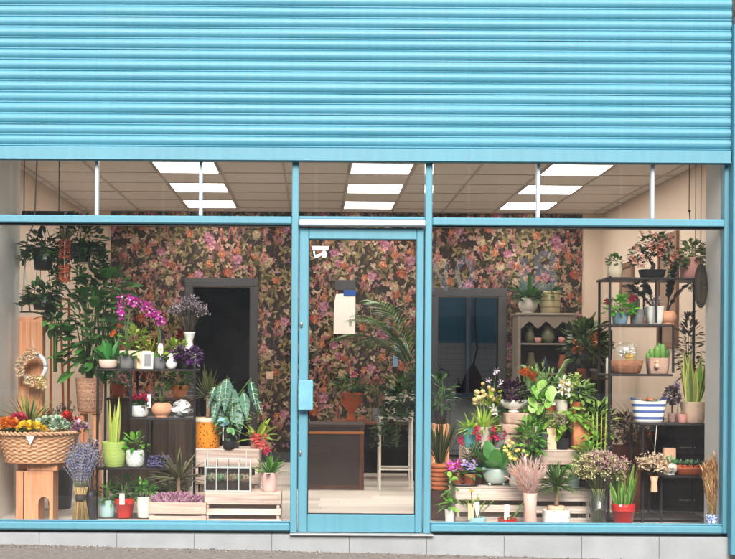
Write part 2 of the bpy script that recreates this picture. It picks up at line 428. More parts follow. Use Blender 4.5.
def sprays(mb, n, h, spread, top, m=0, sm=1, z=0, r0=1.0, tl=None, thick=.3, hv=.25, flat=.7, bl=3.0, den=9):
    """stems fanning out of a narrow neck, each with a head: 'spike' seed spike, 'bud' round head, 'mist' many tiny flecks, 'plume' feathery"""
    for i in range(n):
        az = rv(0, 2*PI); q = math.sqrt(rnd.random()); hh = h*rv(1-hv, 1.0)*(1-.25*q*q)
        b = Vector((math.cos(az)*r0*rv(0, 1), math.sin(az)*r0*flat*rv(0, 1), z))
        e = Vector((math.cos(az)*spread*q, math.sin(az)*spread*q*flat, z+hh))
        mid = b.lerp(e, .5)+Vector((math.cos(az), math.sin(az)*flat, 0))*(-spread*q*.12)
        mb.tube([b, mid, e], thick, thick*.7, sm, n=4)
        d = (e-mid).normalized(); tone = rnd.random()
        if top == 'spike':
            for j in range(den):
                c = e - d*(tl*(j/den)); mb.ball(c+Vector((rv(-.4, .4), rv(-.4, .4), 0)), bl*rv(.7, 1.2)*(0.55+.45*math.sin(PI*(j+1)/(den+1))), m, 5, min(1, max(0, tone+rv(-.3, .3))), 1.3)
        elif top == 'wheat':
            for j in range(den):
                c = e - d*(tl*(j/den)); a2 = rv(0, 6.3)
                mb.leaf(c, d*1.2+Vector((math.cos(a2), math.sin(a2), 0))*.5, bl*rv(.7, 1.3), bl*.35, .2, 'lance', m, min(1, max(0, tone+rv(-.3, .3))), ns=2)
        elif top == 'bud':
            mb.ball(e, bl*rv(.7, 1.15), m, 7, tone, .85)
        elif top == 'rose':
            mb.bloom(e, Vector((rv(-.5, .5), -.8, .6)), bl*rv(.8, 1.2), m, None, 6, .6)
        elif top == 'mist':
            for j in range(den):
                c = e+Vector((rv(-1, 1), rv(-1, 1), rv(-1.2, .8)))*tl
                mb.tube([mid.lerp(e, rv(.5, 1)), c], thick*.4, thick*.3, sm, n=3, cap=False)
                mb.bloom(c, Vector((rv(-1, 1), rv(-1, .2), rv(-.2, 1))), bl*rv(.6, 1.2), m, None, 4, .4)
        elif top == 'plume':
            for j in range(den):
                t = j/den; c = e-d*(tl*t); a2 = rv(0, 6.3)
                mb.leaf(c, d*(1.0+.6*t)+Vector((math.cos(a2), math.sin(a2)*.8, -.05))*(.25+.5*t), bl*rv(.6, 1.2), bl*.16, .6, 'lance', m, min(1, max(0, tone+rv(-.3, .3))), ns=3)
def frond(mb, p, d, L, nl, ll, lw, droop, m=0, sm=1):
    p = Vector(p); d = Vector(d).normalized(); pts = [p.copy()]; ns = nl
    for i in range(ns):
        p = p+d*(L/ns); d = (d+Vector((0, 0, -droop/ns))).normalized(); pts.append(p.copy())
        t = (i+1)/ns
        if t > .25:
            s = d.cross(Vector((0, 0, 1)))
            if s.length < .1: s = Vector((1, 0, 0))
            s.normalize()
            for sg in (-1, 1):
                mb.leaf(p, d*.75+s*sg*.8+Vector((0, 0, .1)), ll*(.35+.9*math.sin(PI*min(1, (t-.2)*1.1))), lw, .9, 'lance', m, ns=3)
    mb.tube(pts, lw*.22, lw*.08, sm, n=4)

# ------------------------------------------------------------------ pots
SOIL = mat('potting_soil', '#2a1d15', .95, var=.3, scale=60, bump=.8, bscale=90)
def pot(root, k, shape, rt, rb, h, m, e=2.0, soil=True, ry=None, name='pot', n=32):
    f = (ry/rt) if ry else 1.0
    mb = MB()
    if shape == 'taper':
        rg = [(rb*.94, 0), (rb, h*.03), (rb+(rt-rb)*.5, h*.5), (rt*.985, h*.96), (rt, h*.985), (rt*.97, h), (rt*.90, h), (rt*.87, h*.96), (rt*.84, h*.8)]
    elif shape == 'rim':
        rg = [(rb*.94, 0), (rb, h*.03), (rb+(rt-rb)*.75, h*.70), (rt*.99, h*.71), (rt, h*.74), (rt, h*.97), (rt*.97, h), (rt*.88, h), (rt*.85, h*.96), (rt*.82, h*.8)]
    elif shape == 'bowl':
        rg = [(rb*.9, 0), (rb, h*.03)]+[(rb+(rt-rb)*math.sin(PI/2*t)**.8, h*(.03+.94*t**1.4)) for t in (.15, .3, .45, .6, .75, .9, 1)]+[(rt*.98, h), (rt*.92, h), (rt*.88, h*.94), (rt*.8, h*.8)]
    elif shape == 'ball':
        rg = [(rb*.9, 0), (rb, h*.02)]+[(rb+(rt-rb)*0, h*.03)]
        for t in range(1, 9):
            a = -1.15+2.0*t/8
            rg.append((rt*1.12*math.cos(a), h*(.5+.5*math.sin(a)/math.sin(1.15))))
        x = rg[-1][0]; rg += [(x*.92, rg[-1][1]), (x*.86, h*.82)]
    else:
        rg = [(rb, 0), (rt, h), (rt*.9, h), (rt*.88, h*.85)]
    mb.loft([(a, a*f, b) for a, b in rg], e, n, 0, True, True)
    o = mb.build(name, m, root, k)
    if soil:
        ms = MB(); ra = rg[-1][0]*.99+.1
        ms.loft([(ra, ra*f, h*.82), (ra*.6, ra*.6*f, h*.86), (ra*.2, ra*.2*f, h*.87)], e, 16, 0, False, True)
        ms.build('soil', SOIL, root, k)
    return h*.84
def item(name, label, cat, px, d, z, group=None, rot=0.0):
    return thing(name, label, cat, (XW(px, d, z), d, z), group, rot), 1/S(d)
def potted(name, label, cat, px, d, z, pt, layers, group=None, rot=0.0):
    """a pot with its plant. pt = (shape, rt, rb, h, material[, e[, ry]]); layers = [(part, generator, materials)]"""
    root, k = item(name, label, cat, px, d, z, group, rot)
    zt = 0
    if pt: zt = pot(root, k, pt[0], pt[1], pt[2], pt[3], pt[4], pt[5] if len(pt) > 5 else 2.0, True, pt[6] if len(pt) > 6 else None)
    for part, g, ms in layers:
        mb = MB((0, 0, zt)); g(mb); mb.build(part, ms, root, k)
    return root, k
# ================================================================== SETTING
BLUE = paintm('blue_paint', '#558fa3', .5, .06)
BLUE_SH = paintm('blue_shutter_paint', '#4a8ca3', .48, .055)
WHITE = mat('white_paint', '#dcdcda', .5, var=.03, scale=4)
BEIGE = mat('beige_wall_paint', '#d6c4b2', .8, var=.05, scale=2.5, bump=.15, bscale=120)
REVEAL = mat('pale_wall_paint', '#e4e4e0', .75, var=.04, scale=2.5, bump=.1, bscale=90)
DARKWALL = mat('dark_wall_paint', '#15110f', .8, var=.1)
BLACK = mat('black_metal', '#1b1a1d', .45, .3, var=.1)
CHAR = mat('charcoal_paint', '#3a3a3d', .5, var=.05)
GLASS = glassm('clear_glass')
DWOOD = woodm('dark_wood', '#2c1710', '#4a2a1c', 0)
PALEWOOD = woodm('pink_pale_wood', '#b3988c', '#e9d8ce', 0)
SALMON = woodm('salmon_wood', '#c4835c', '#dea47e', 2)
STEEL = mat('brushed_steel', '#b9b9b6', .3, .9, var=.05)
TERRA = mat('terracotta', '#a95a3a', .8, var=.14, scale=25, bump=.15)
CREAM = mat('cream_glaze', '#d8ccb4', .45, var=.06)
WGLAZE = mat('white_glaze', '#d9dcd8', .3, var=.05, scale=20, coat=.3)

# ground
ASPH = mat('asphalt', '#4a4a4a', .9, var=.25, scale=120, bump=.5, bscale=220)
PAVE = spotm('pavement_stone', '#857f78', '#57524d', 110, .3, .9, .5) if False else mat('pavement_stone', '#7d7872', .9, var=.42, scale=34, bump=.6, bscale=160)
def pz(x, y=0): return -.136 - .018*x + .015*min(0, max(y, -3))
mb = MB(); nx = 44
for i in range(nx):
    x0, x1 = -22+i, -21+i
    mb.add([(x0, -3, pz(x0, -3)), (x1, -3, pz(x1, -3)), (x1, 0.2, pz(x1)), (x0, .2, pz(x0))], [(0, 1, 2, 3)], 0, .5)
struct(mb, 'pavement', PAVE)
mb = MB(); mb.add([(-22, -3.14, pz(-22, -3)+.003), (22, -3.14, pz(22, -3)+.003), (22, -2.99, pz(22, -3)+.003), (-22, -2.99, pz(-22, -3)+.003),
                   (-22, -3.14, pz(-22)-.3), (22, -3.14, pz(22)-.3)], [(0, 1, 2, 3), (4, 5, 1, 0)])
struct(mb, 'kerb', mat('kerb_stone', '#8c8b88', .85, var=.15, scale=40))
mb = MB(); mb.add([(-60, -11, pz(-60)-.16), (60, -11, pz(60)-.16), (60, -3.1, pz(60)-.16), (-60, -3.1, pz(-60)-.16)], [(0, 1, 2, 3)])
struct(mb, 'road', ASPH)
mb = MB(); mb.add([(-60, -15.9, pz(-60)-.03), (60, -15.9, pz(60)-.03), (60, -10.99, pz(60)-.03), (-60, -10.99, pz(-60)-.03), (-60, -10.99, pz(-60)-.3), (60, -10.99, pz(60)-.3)], [(0, 1, 2, 3), (3, 2, 5, 4)])
struct(mb, 'far_pavement', PAVE)
mb = MB(); mb.add([(-250, -250, -1.2), (250, -250, -1.2), (250, 250, -1.2), (-250, 250, -1.2)], [(0, 1, 2, 3)])
struct(mb, 'ground', ASPH)
# loose grit on the pavement by the wall foot
mb = MB()
for i in range(900):
    x = rv(-2.4, 2.9); y = -abs(rnd.gauss(0, .09))-.03; s = rv(.002, .007)
    mb.ball((x, y, pz(x, y)+s*.3), s, 0, 5, None, .6)
tag(mb.build('gravel', leafm('pavement_grit', '#55504a', '#b8b2a8', 0, .9)), 'pale grit scattered along the foot of the tiled plinth', 'gravel', kind='stuff')

# houses across the street (seen only as the dark reflection in the glass)
bt = thing('terrace_building', 'pale terrace across the road mirrored faintly in the shop windows', 'building', (0, -16, -.4))
mb = MB()
mb.box(-24, 24, -6, 0, -1, 7.6)
mb.build('wall', mat('pale_render', '#a89d90', .85, var=.2, scale=8), bt)
wpan = mat('window_dark', '#20262b', .15)
for i in range(15):
    for z in (1.0, 4.6):
        mb = MB(); x = -22.4+i*3.2
        mb.box(x-.6, x+.6, -.05, .03, z, z+1.6); w = mb.build('window', wpan, bt)
        mb = MB(); mb.box(x-.7, x+.7, -.02, .09, z-.12, z); mb.box(x-.03, x+.03, .03, .05, z, z+1.6)
        mb.build('sill', WHITE, w)

# room
XL, XR, YB, ZC = -2.78, 3.42, 5.6, 2.98
FLOORM = woodm('pale_floor_boards', '#bdb5ac', '#d4cdc6', 0, 3.5, .45)
mb = MB()
y = .06; r = 0
while y < YB:
    y2 = min(YB, y+.19); x = XL-.3-rv(0, 1)
    while x < XR+.3:
        mb.box(x, x+1.28, y, y2-.003, -.03, 0); x += 1.283
    y += .19
struct(mb, 'floor', FLOORM)
mb = MB(); mb.box(XL, XR, .06, 7.7, -.12, -.031); struct(mb, 'floor_slab', mat('grey_vinyl_floor', '#a5a39e', .5))
CEILT = spotm('mineral_ceiling_tile', '#dfdad5', '#a39c96', 220, .22, .9)
mb = MB(); lights = [(x, y) for x in (-1.2, .6, 2.4) for y in (2.56, 3.76, 4.96)]
nxs = range(-5, 7)
for i in nxs:
    for j in range(0, 10):
        cx, cy = i*.6, .16+j*.6
        if any(abs(cx-a) < .1 and abs(cy-b) < .1 for a, b in lights): continue
        x0, x1 = max(XL, cx-.291), min(XR, cx+.291); y0, y1 = max(.09, cy-.291), min(YB, cy+.291)
        if x1-x0 < .03 or y1-y0 < .03: continue
        mb.box(x0, x1, y0, y1, ZC+.002, ZC+.02)
struct(mb, 'ceiling', CEILT)
mb = MB()
for i in range(-6, 8):
    x = (i-.5)*.6+.6
    if XL < x < XR: mb.box(x-.012, x+.012, .09, YB, ZC-.006, ZC+.004)
for j in range(0, 11):
    y = -.14+j*.6
    if .1 < y < YB: mb.box(XL, XR, y-.012, y+.012, ZC-.004, ZC+.006)
struct(mb, 'ceiling_grid', mat('grid_bar', '#beb7b0', .6))
mb = MB(); mb.box(XL-.2, XR+.2, .1, 5.75, ZC+.03, ZC+.2); mb.box(XL-.2, .4, 5.751, 7.8, ZC+.03, ZC+.2); struct(mb, 'ceiling_void', DARKWALL)

# back wall with two doorways
OP = [(-1.455, -.78, 2.085), (1.46, 2.175, 1.985)]
mb = MB()
segs = [(XL, OP[0][0]), (OP[0][1], OP[1][0]), (OP[1][1], XR)]
for a, b in segs: mb.box(a, b, YB, YB+.12, 0, ZC)
for a, b, z in OP: mb.box(a, b, YB, YB+.12, z, ZC)
struct(mb, 'back_wall', BEIGE)
mb = MB(); mb.box(XL-.12, XL, 0.26, YB+.12, 0, ZC); struct(mb, 'left_wall', BEIGE)
mb = MB(); mb.box(XR, XR+.12, 0.26, YB+.12, 0, ZC); struct(mb, 'right_wall', BEIGE)
# window reveals: short piers either side of the window
mb = MB(); mb.box(XL, -2.335, .07, 1.02, 0, ZC-.01); struct(mb, 'left_pier_wall', REVEAL)
mb = MB(); mb.box(2.855, XR, .07, .366, 0, ZC-.01); struct(mb, 'right_pier_wall', REVEAL)
mb = MB()
for a, b in ((-2.44, OP[0][0]-.11), (OP[0][1]+.09, OP[1][0]-.09), (OP[1][1]+.09, 3.17)): mb.box(a, b, YB-.02, YB, 0, .12)
struct(mb, 'skirting', CHAR)

# floral wallpaper, printed on the back wall
def wallpaper(x0, x1, z0, z1, yb):
    rw = random.Random(21)
    TW, TH = .92, .98; SC = 1.12
    shp = []
    def blob(cx, cz, rx, rz, a, col, n=10, pw=1.0, jit=.08):
        pts = []
        for i in range(n):
            t = 2*PI*i/n; c, s = math.cos(t), math.sin(t)
            u = rx*c; v = rz*math.copysign(abs(s)**pw, s)*(1+rw.uniform(-jit, jit))
            pts.append((cx+u*math.cos(a)-v*math.sin(a), cz+u*math.sin(a)+v*math.cos(a)))
        shp.append((pts, col))
    def lf(x, z, a, L, W, col):
        pts = []
        for i in range(6):
            t = i/5; w = W*math.sin(PI*min(1, t*1.0+.02))**.8; pts.append((t*L, w))
        pts += [(p, -w) for p, w in reversed(pts[1:-1])]
        shp.append(([(x+u*math.cos(a)-v*math.sin(a), z+u*math.sin(a)+v*math.cos(a)) for u, v in pts], col))
        shp.append(([(x+u*math.cos(a)-v*math.sin(a), z+u*math.sin(a)+v*math.cos(a)) for u, v in ((0, .0012), (L*.9, 0), (0, -.0012))], tuple(c*.5 for c in col)))
    def C(h, j=.2):
        c = hexc(h); q = 1+rw.uniform(-j, j); return tuple(min(1, x*q) for x in c[:3])
    K = ['#7d6f4c', '#93845c', '#5f5a38', '#a3946c', '#6d6647', '#8b7c5a', '#4a4a30']
    # shadowy background leaves
    for i in range(230): lf(rw.uniform(0, TW), rw.uniform(0, TH), rw.uniform(0, 6.3), rw.uniform(.05, .1), rw.uniform(.012, .024), C(rw.choice(['#453a2a', '#4f432d', '#383324', '#584436', '#4c363b', '#634c40'])))
    # winding branches with leaves
    for b in range(38):
        x, z, a = rw.uniform(0, TW), rw.uniform(0, TH), rw.uniform(0.6, 2.4); L = []; cv = rw.uniform(-.3, .3)
        for i in range(12):
            L.append((x, z)); a += cv+rw.uniform(-.25, .25); x += .032*math.cos(a); z += .032*math.sin(a)
            if rw.random() < .85: lf(x, z, a+rw.choice((-1, 1))*rw.uniform(.5, 1.2), rw.uniform(.04, .075), rw.uniform(.009, .018), C(rw.choice(K)))
        up = [(p[0]-.004, p[1]) for p in L]; dn = [(p[0]+.004, p[1]) for p in reversed(L)]
        for q in range(len(L)-1):
            shp.append(([up[q], up[q+1], (L[q+1][0]+.004, L[q+1][1]), (L[q][0]+.004, L[q][1])], C('#8d7a55', .1)))
    # rose and cream clusters
    for i in range(84):
        x, z = rw.uniform(0, TW), rw.uniform(0, TH); h = rw.choice(['#b4877a', '#a0706c', '#b8a08a', '#b18a86', '#8e6874', '#a58a72'])
        for j in range(9):
            a = rw.uniform(0, 6.3); q = rw.uniform(.006, .03); blob(x+q*math.cos(a), z+q*math.sin(a), .013, .010, a, C(h, .3), 8)
    # coral parrots: body, head, wing and long tail
    for i, (x, z) in enumerate([(rw.uniform(0, TW), rw.uniform(0, TH)) for q in range(20)] if True else ((.08, .12), (.13, .12), (.34, .33), (.40, .34), (.16, .49), (.52, .55), (.47, .08), (.26, .36), (.56, .40), (.05, .60), (.30, .20))):
        a = rw.uniform(1.25, 1.9); col = rw.choice(['#a8655a', '#b87f70', '#9c5a60', '#a8605a', '#bd9280'])
        blob(x, z, .036, .020, a, C(col)); blob(x+.046*math.cos(a), z+.046*math.sin(a), .015, .013, a, C('#d58a70'))
        lf(x-.02*math.cos(a), z-.02*math.sin(a), a+PI, .085, .010, C('#9c4e50')); lf(x+.01, z+.01, a+PI-.25, .06, .011, C('#8f4a3c')); lf(x, z, a+PI+.2, .055, .007, C('#4c4a62'))
        blob(x+.06*math.cos(a), z+.06*math.sin(a), .007, .004, a-.6, C('#2a211a'))
    # orange hibiscus
    for (x, z, r) in [(rw.uniform(0, TW), rw.uniform(0, TH), rw.uniform(.028, .042)) for q in range(8)]:
        t0 = rw.uniform(0, 6)
        for j in range(5):
            a = t0+j*2*PI/5; blob(x+r*.55*math.cos(a), z+r*.55*math.sin(a), r*.55, r*.42, a, C(rw.choice(['#b5704e', '#a86648', '#bd8468']), .12), 10)
            lf(x, z, a, r*.8, r*.07, C('#8a3220'))
        blob(x, z, r*.16, r*.16, 0, C('#e6c36a'), 8)
    # large loose blooms in pink, cream and rust
    for q in range(15):
        x, z, r, t0 = rw.uniform(0, TW), rw.uniform(0, TH), rw.uniform(.040, .062), rw.uniform(0, 6)
        pal = rw.choice([['#b98078', '#a86a66', '#c99a8c'], ['#b8a284', '#c9b698', '#a48c70'], ['#a8624a', '#b87458', '#96503e'], ['#a87084', '#b98896', '#94586e']])
        for ring, n_ in ((1.0, 7), (.62, 6), (.34, 5)):
            for j in range(n_):
                a = t0+ring*2+j*2*PI/n_; blob(x+r*ring*.5*math.cos(a), z+r*ring*.5*math.sin(a), r*ring*.52, r*ring*.36, a, C(rw.choice(pal), .18), 10)
        blob(x, z, r*.13, r*.13, 0, C('#6a4a30'), 8)
    # small red and pink flowers, cream birds
    for (x, z) in ((.20, .28), (.55, .22), (.38, .60)): 
        for j in range(4): blob(x+.008*math.cos(j*1.57), z+.008*math.sin(j*1.57), .009, .008, j*1.57, C('#a83040', .1), 8)
    for (x, z) in [(rw.uniform(0, TW), rw.uniform(0, TH)) for q in range(14)]:
        a = rw.uniform(0, 6.3); blob(x, z, .03, .012, a, C('#b09c80')); lf(x, z, a+2.2, .05, .010, C('#b7a284')); lf(x, z, a+PI, .05, .006, C('#9a8a70'))
        blob(x+.034*math.cos(a), z+.034*math.sin(a), .010, .009, a, C('#b9a88c'), 8)
    vs = []; fs = []; cols = []
    def put(pts, y, col):
        b = len(vs); vs.extend((p[0], y, p[1]) for p in pts); fs.append(tuple(range(b, b+len(pts)))); cols.extend([col]*len(pts))
    def frame_push(x, z):
        x = min(x1, max(x0, x)); z = min(z1, max(z0, z))
        for a, b, t in OP:
            a -= .05; b += .05; t += .05
            if a < x < b and z < t:
                m = min(x-a, b-x, t-z)
                if m == x-a: x = a
                elif m == b-x: x = b
                else: z = t
        return x, z
    bgc = (.030, .020, .015)
    for a, b in ((x0, OP[0][0]-.02), (OP[0][1]+.02, OP[1][0]-.02), (OP[1][1]+.02, x1)): put([(a, z0), (b, z0), (b, z1), (a, z1)], yb-.003, bgc)
    for a, b, t in OP: put([(a-.02, t+.02), (b+.02, t+.02), (b+.02, z1), (a-.02, z1)], yb-.003, bgc)
    shp = [([(p[0]*SC, p[1]*SC) for p in pts], col) for pts, col in shp]; TW *= SC; TH *= SC
    for ti in range(int((x1-x0)/TW)+2):
        for tj in range(int((z1-z0)/TH)+2):
            ox = x0-.1+ti*TW; oz = z0-.06+tj*TH-(TH/2 if ti % 2 else 0)
            for i, (pts, col) in enumerate(shp):
                raw = [(p[0]+ox, p[1]+oz) for p in pts]
                q = [frame_push(*p) for p in raw]
                if max(abs(a[0]-b[0])+abs(a[1]-b[1]) for a, b in zip(raw, q)) > .05: continue
                if len({(a[0] > b[0], a[0] < b[0], a[1] > b[1], a[1] < b[1]) for a, b in zip(raw, q) if a != b}) > 1: continue
                if max(p[0] for p in q)-min(p[0] for p in q) < 1e-4 or max(p[1] for p in q)-min(p[1] for p in q) < 1e-4: continue
                put(q, yb-.0035-i*4e-6, col)
    me = bpy.data.meshes.new('wallpaper'); me.from_pydata(vs, [], fs); me.materials.append(vcolm('printed_wallpaper'))
    at = me.color_attributes.new('print', 'FLOAT_COLOR', 'POINT'); at.data.foreach_set('color', [c for col in cols for c in (*col, 1.0)])
    o = bpy.data.objects.new('wallpaper', me); COL.objects.link(o)
    return tag(o, kind='structure')
wallpaper(-2.44, 3.17, 0, ZC-.005, YB)

# rooms behind the doorways
TEAL = mat('teal_wall_paint', '#3c9fc0', .7, var=.06)
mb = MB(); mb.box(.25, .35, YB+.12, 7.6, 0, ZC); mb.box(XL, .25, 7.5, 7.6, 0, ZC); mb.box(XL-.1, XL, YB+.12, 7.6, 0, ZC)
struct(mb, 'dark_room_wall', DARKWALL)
mb = MB(); mb.box(.35, XR, 7.5, 7.6, 0, ZC); mb.box(XR, XR+.1, YB+.12, 7.6, 0, ZC)
struct(mb, 'back_room_wall', TEAL)
mb = MB()
for r in range(9):
    for c in range(14):
        x0 = .9+c*.2+(.1 if r % 2 else 0); mb.box(x0, x0+.196, 7.485, 7.5, .80+r*.075, .80+r*.075+.072)
struct(mb, 'splashback_tile_wall', mat('grey_white_tile', '#d9e0e3', .35, var=.06))
for i, ((a, b, z), lab) in enumerate(zip(OP, ('charcoal framed doorway into an unlit black room, left of the door', 'charcoal framed doorway showing a teal room with tiled splashback'))):
    t = thing('doorway', lab, 'doorway', ((a+b)/2, YB, 0), 'doorways in the back wall'); w = (b-a)/2
    for sx in (-1, 1):
        mb = MB(); x0, x1 = sorted((sx*w, sx*(w+.1))); mb.box(x0, x1, -.035, .125, 0, z, bev=.006); mb.build('jamb', CHAR, t)
    mb = MB(); mb.box(-w-.1, w+.1, -.036, .126, z+.001, z+.1, bev=.006); mb.build('lintel', CHAR, t)
# kitchen unit seen through the teal doorway
t = thing('sink_unit', 'grey sink cabinet in the teal back room behind the doorway', 'sink', (1.75, 7.18, 0))
mb = MB(); mb.box(-.7, .7, -.26, .28, 0, .7515); mb.build('cabinet', mat('grey_cabinet', '#b5bcc0', .5), t)
for x in (-.35, .35):
    mb = MB(); mb.box(x-.335, x+.335, -.281, -.262, .06, .73, bev=.004); mb.build('door', mat('grey_cabinet_door', '#bfc7cb', .5), t)
mb = MB(); mb.box(-.72, .72, -.3, .29, .752, .79, bev=.006); mb.build('worktop', mat('dark_worktop', '#3a3836', .4), t)
mb = MB(); mb.tube([(-.15, .1, .79), (-.15, .1, 1.0), (-.12, .08, 1.09), (-.05, .02, 1.12), (.02, -.04, 1.08), (.03, -.05, 1.02)], .013, .011, 0, 10); mb.tube([(-.22, .1, .8), (-.12, .1, 1.18)], .009, .007)
mb.build('tap', STEEL, t)
t = thing('soap_bottle', 'small dark purple soap bottle beside the kitchen tap', 'bottle', (1.9, 7.1, .79))
mb = MB(); mb.loft([(.035, .035, 0), (.036, .036, .1), (.028, .028, .13), (.012, .012, .145), (.012, .012, .17)], 2, 16); mb.build('bottle_body', mat('purple_plastic', '#2a1a3a', .3), t)
mb = MB(); mb.tube([(0, 0, .17), (0, 0, .2), (-.03, -.01, .2)], .006); mb.build('pump', BLACK, t)
t = thing('hanging_bag', 'dark purple bag hanging by a long strap in the teal doorway', 'bag', (2.02, 6.6, .78))
mb = MB()
mb.loft([(.10, .05, 0), (.15, .07, .03), (.14, .06, .15), (.09, .05, .28), (.045, .03, .36), (.02, .02, .40)], 2, 20, wob=.06); mb.build('bag_body', mat('dark_purple_cloth', '#1c1220', .9, bump=.5), t)
mb = MB(); mb.tube([(0, 0, .38), (.05, 0, .6), (.02, .02, .95), (.06, .04, 2.2)], .012, .01); mb.build('strap', BLACK, t)
mb = MB(); mb.box(2.03, 2.10, 7.40, 7.46, .8, ZC-.01); tag(mb.build('wall_pipe', mat('pale_blue_paint', '#9fb9c9', .5)), 'pale upright boxed pipe on the teal back room wall', 'pipe')

# ceiling lights
lroot = None
LIT = emitm('lit_diffuser', '#fff5ea', 8.6)
for i, (x, y) in enumerate(lights):
    row = ('front', 'middle', 'back')[i % 3]; colm = ('left', 'centre', 'right')[i//3]
    lab = f'lit square ceiling panel, {row} one of the {colm} row of three'
    if lroot is None:
        lroot = thing('ceiling_light', lab, 'ceiling light', (x, y, ZC), 'square lit panels in the suspended ceiling')
        mb = MB()
        for (a, b, c, d) in ((-.3, .3, -.3, -.272), (-.3, .3, .272, .3), (-.3, -.272, -.272, .272), (.272, .3, -.272, .272)): mb.box(a, b, c, d, -.006, .01)
        mb.build('frame', WHITE, lroot)
        mb = MB(); mb.box(-.272, .272, -.272, .272, -.002, .008); mb.build('diffuser', LIT, lroot)
    else: copy_tree(lroot, (x, y, ZC), lab)

# ------------------------------------------------------------------ the shopfront
FX0, FX1 = -2.345, 2.862
sf = thing('shopfront', 'pale blue framed florist shopfront with central glazed door and wide windows', 'shopfront', (0, 0, 0))
ML = (-.168, -.120); MR = (.763, .811)
ZT = 2.167; ZH = 2.60; ZS = .056
def bpart(nm, x0, x1, y0, y1, z0, z1, m=BLUE, bev=.005, parent=sf):
    mb = MB(); mb.box(x0, x1, y0, y1, z0, z1, bev=bev); return mb.build(nm, m, parent)
bpart('frame_post', FX0-.045, FX0, -.03, .05, 0, ZH); bpart('frame_post', FX1-.012, FX1+.045, -.03, .05, 0, ZH)
bpart('mullion', *ML, -.035, .05, -.012, ZH); bpart('mullion', *MR, -.035, .05, -.012, ZH)
bpart('head_rail', FX0-.045, FX1+.045, -.028, .05, ZH+.001, ZH+.09)
for a, b in ((FX0, ML[0]), (MR[1], FX1-.012)):
    bpart('sill', a+.001, b-.001, -.045, .05, 0, ZS, bev=.01); bpart('transom', a+.001, b-.001, -.04, .05, ZT-.028, ZT+.027, bev=.008)
    bpart('bead_and_shadow_strip', a+.001, b-.001, -.012, .0, ZT-.045, ZT-.029, m=CHAR, bev=.002)  # charcoal strip paints in the shadow line below the transom
    bpart('bead_and_shadow_strip', a+.001, b-.001, -.025, .0, ZS+.001, ZS+.012, m=BLUE, bev=.003)
bpart('transom', ML[1]+.001, MR[0]-.001, -.04, .05, ZT+.008, ZT+.03, bev=.006)
bpart('drip_bar', ML[1]+.001, MR[0]-.001, -.075, -.005, ZT-.040, ZT+.007, m=mat('pale_aluminium', '#aab8c2', .45, .1, var=.04), bev=.008)
bpart('threshold', ML[0], MR[1]+.02, -.085, .06, -.022, -.013, m=mat('threshold_metal', '#c4c4c2', .4, .3), bev=.003)
GB = mat('white_glazing_bar', '#aebcc7', .45, .1, var=.03)
BX = {0: (-1.533, -.806), 1: (1.552, 2.350)}
panes = []
for i, (a, b) in enumerate(((FX0, ML[0]), (MR[1], FX1-.012))):
    xs = [a, *BX[i], b]
    for x in BX[i]: bpart('glazing_bar', x-.0125, x+.0125, -.022, .02, ZT+.028, ZH, m=GB, bev=.004)
    panes.append((a, b, ZS, ZT-.03))
    for j in range(3): panes.append((xs[j]+.006, xs[j+1]-.006, ZT+.027, ZH))
panes.append((ML[1], MR[0], ZT+.03, ZH))
for a, b, c, d in panes:
    mb = MB(); mb.box(a+.0005, b-.0005, .004, .010, c+.0005, d-.0005); mb.build('window_pane', GLASS, sf)
# header wall above the glass, behind the shutter, and neighbouring wall faces
mb = MB(); mb.box(-7, 7, .055, .25, ZH+.093, 4.6); mb.box(-7, FX0-.05, .055, .25, -.4, ZH+.092); mb.box(2.91, 7, .055, .25, -.4, ZH+.092)
mb.build('wall', mat('painted_render', '#5a6468', .8, var=.08, bump=.3), sf)
mb = MB(); mb.box(-7, 7, .25, 5.9, 4.3, 4.5); mb.box(-7, 1.1, 5.9, 7.9, 4.3, 4.5); mb.box(2.9, 7, 5.9, 7.9, 4.3, 4.5); mb.box(1.1, 2.9, 7.45, 7.9, 4.3, 4.5); mb.box(-7, -6.8, .25, 7.9, -.4, 4.3); mb.box(6.8, 7, .25, 7.9, -.4, 4.3); mb.box(-6.8, 6.8, 7.7, 7.9, -.4, 4.3)  # unseen roof opening added to let daylight into the teal back room
mb.build('roof', DARKWALL, sf)
# grey stone tiles of the plinth
mb = MB(); x = XW(41, 0, 0)-3*.539; k = 0
while x < 3.0:
    a = max(x, FX0-.35); 
    mb.box(a+.0015, x+.5375, -.052+rv(0, .0015), .05, -.5, -.0235, 0, rnd.random(), .002); x += .539
mb.build('plinth', None or mat('grey_stone_tile', '#949a9f', .6, var=.15, scale=5, bump=.15, bscale=70), sf)
mb = MB(); mb.box(FX0-.35, 3.0, -.045, .045, -.5, -.026); mb.build('tile_grout', mat('grout', '#77736c', .9), sf)

# door
k0 = 1/142.86
dx0, dx1, dz0, dz1 = ML[1]+.006, MR[0]-.007, -.010, ZT-.046
gx0, gx1, gz0, gz1 = -.048, .705, .118, ZT-.128
door = MB()
door.box(dx0, gx0, -.022, .04, dz0, dz1, bev=.006); door.box(gx1, dx1, -.022, .04, dz0, dz1, bev=.006)
door.box(gx0+.0005, gx1-.0005, -.022, .04, gz1, dz1-.0005, bev=.006); door.box(gx0+.0005, gx1-.0005, -.022, .04, dz0+.0005, gz0, bev=.006)
door = door.build('door', BLUE, sf)
mb = MB(); mb.box(gx0, gx1, .004, .010, gz0, gz1); mb.build('door_pane', GLASS, door)
mb = MB()
for (a, b, c, d) in ((gx0, gx0+.006, gz0, gz1), (gx1-.006, gx1, gz0, gz1), (gx0+.006, gx1-.006, gz0, gz0+.006), (gx0+.006, gx1-.006, gz1-.006, gz1)): mb.box(a, b, -.008, .0035, c, d)
mb.build('gasket', BLACK, door)
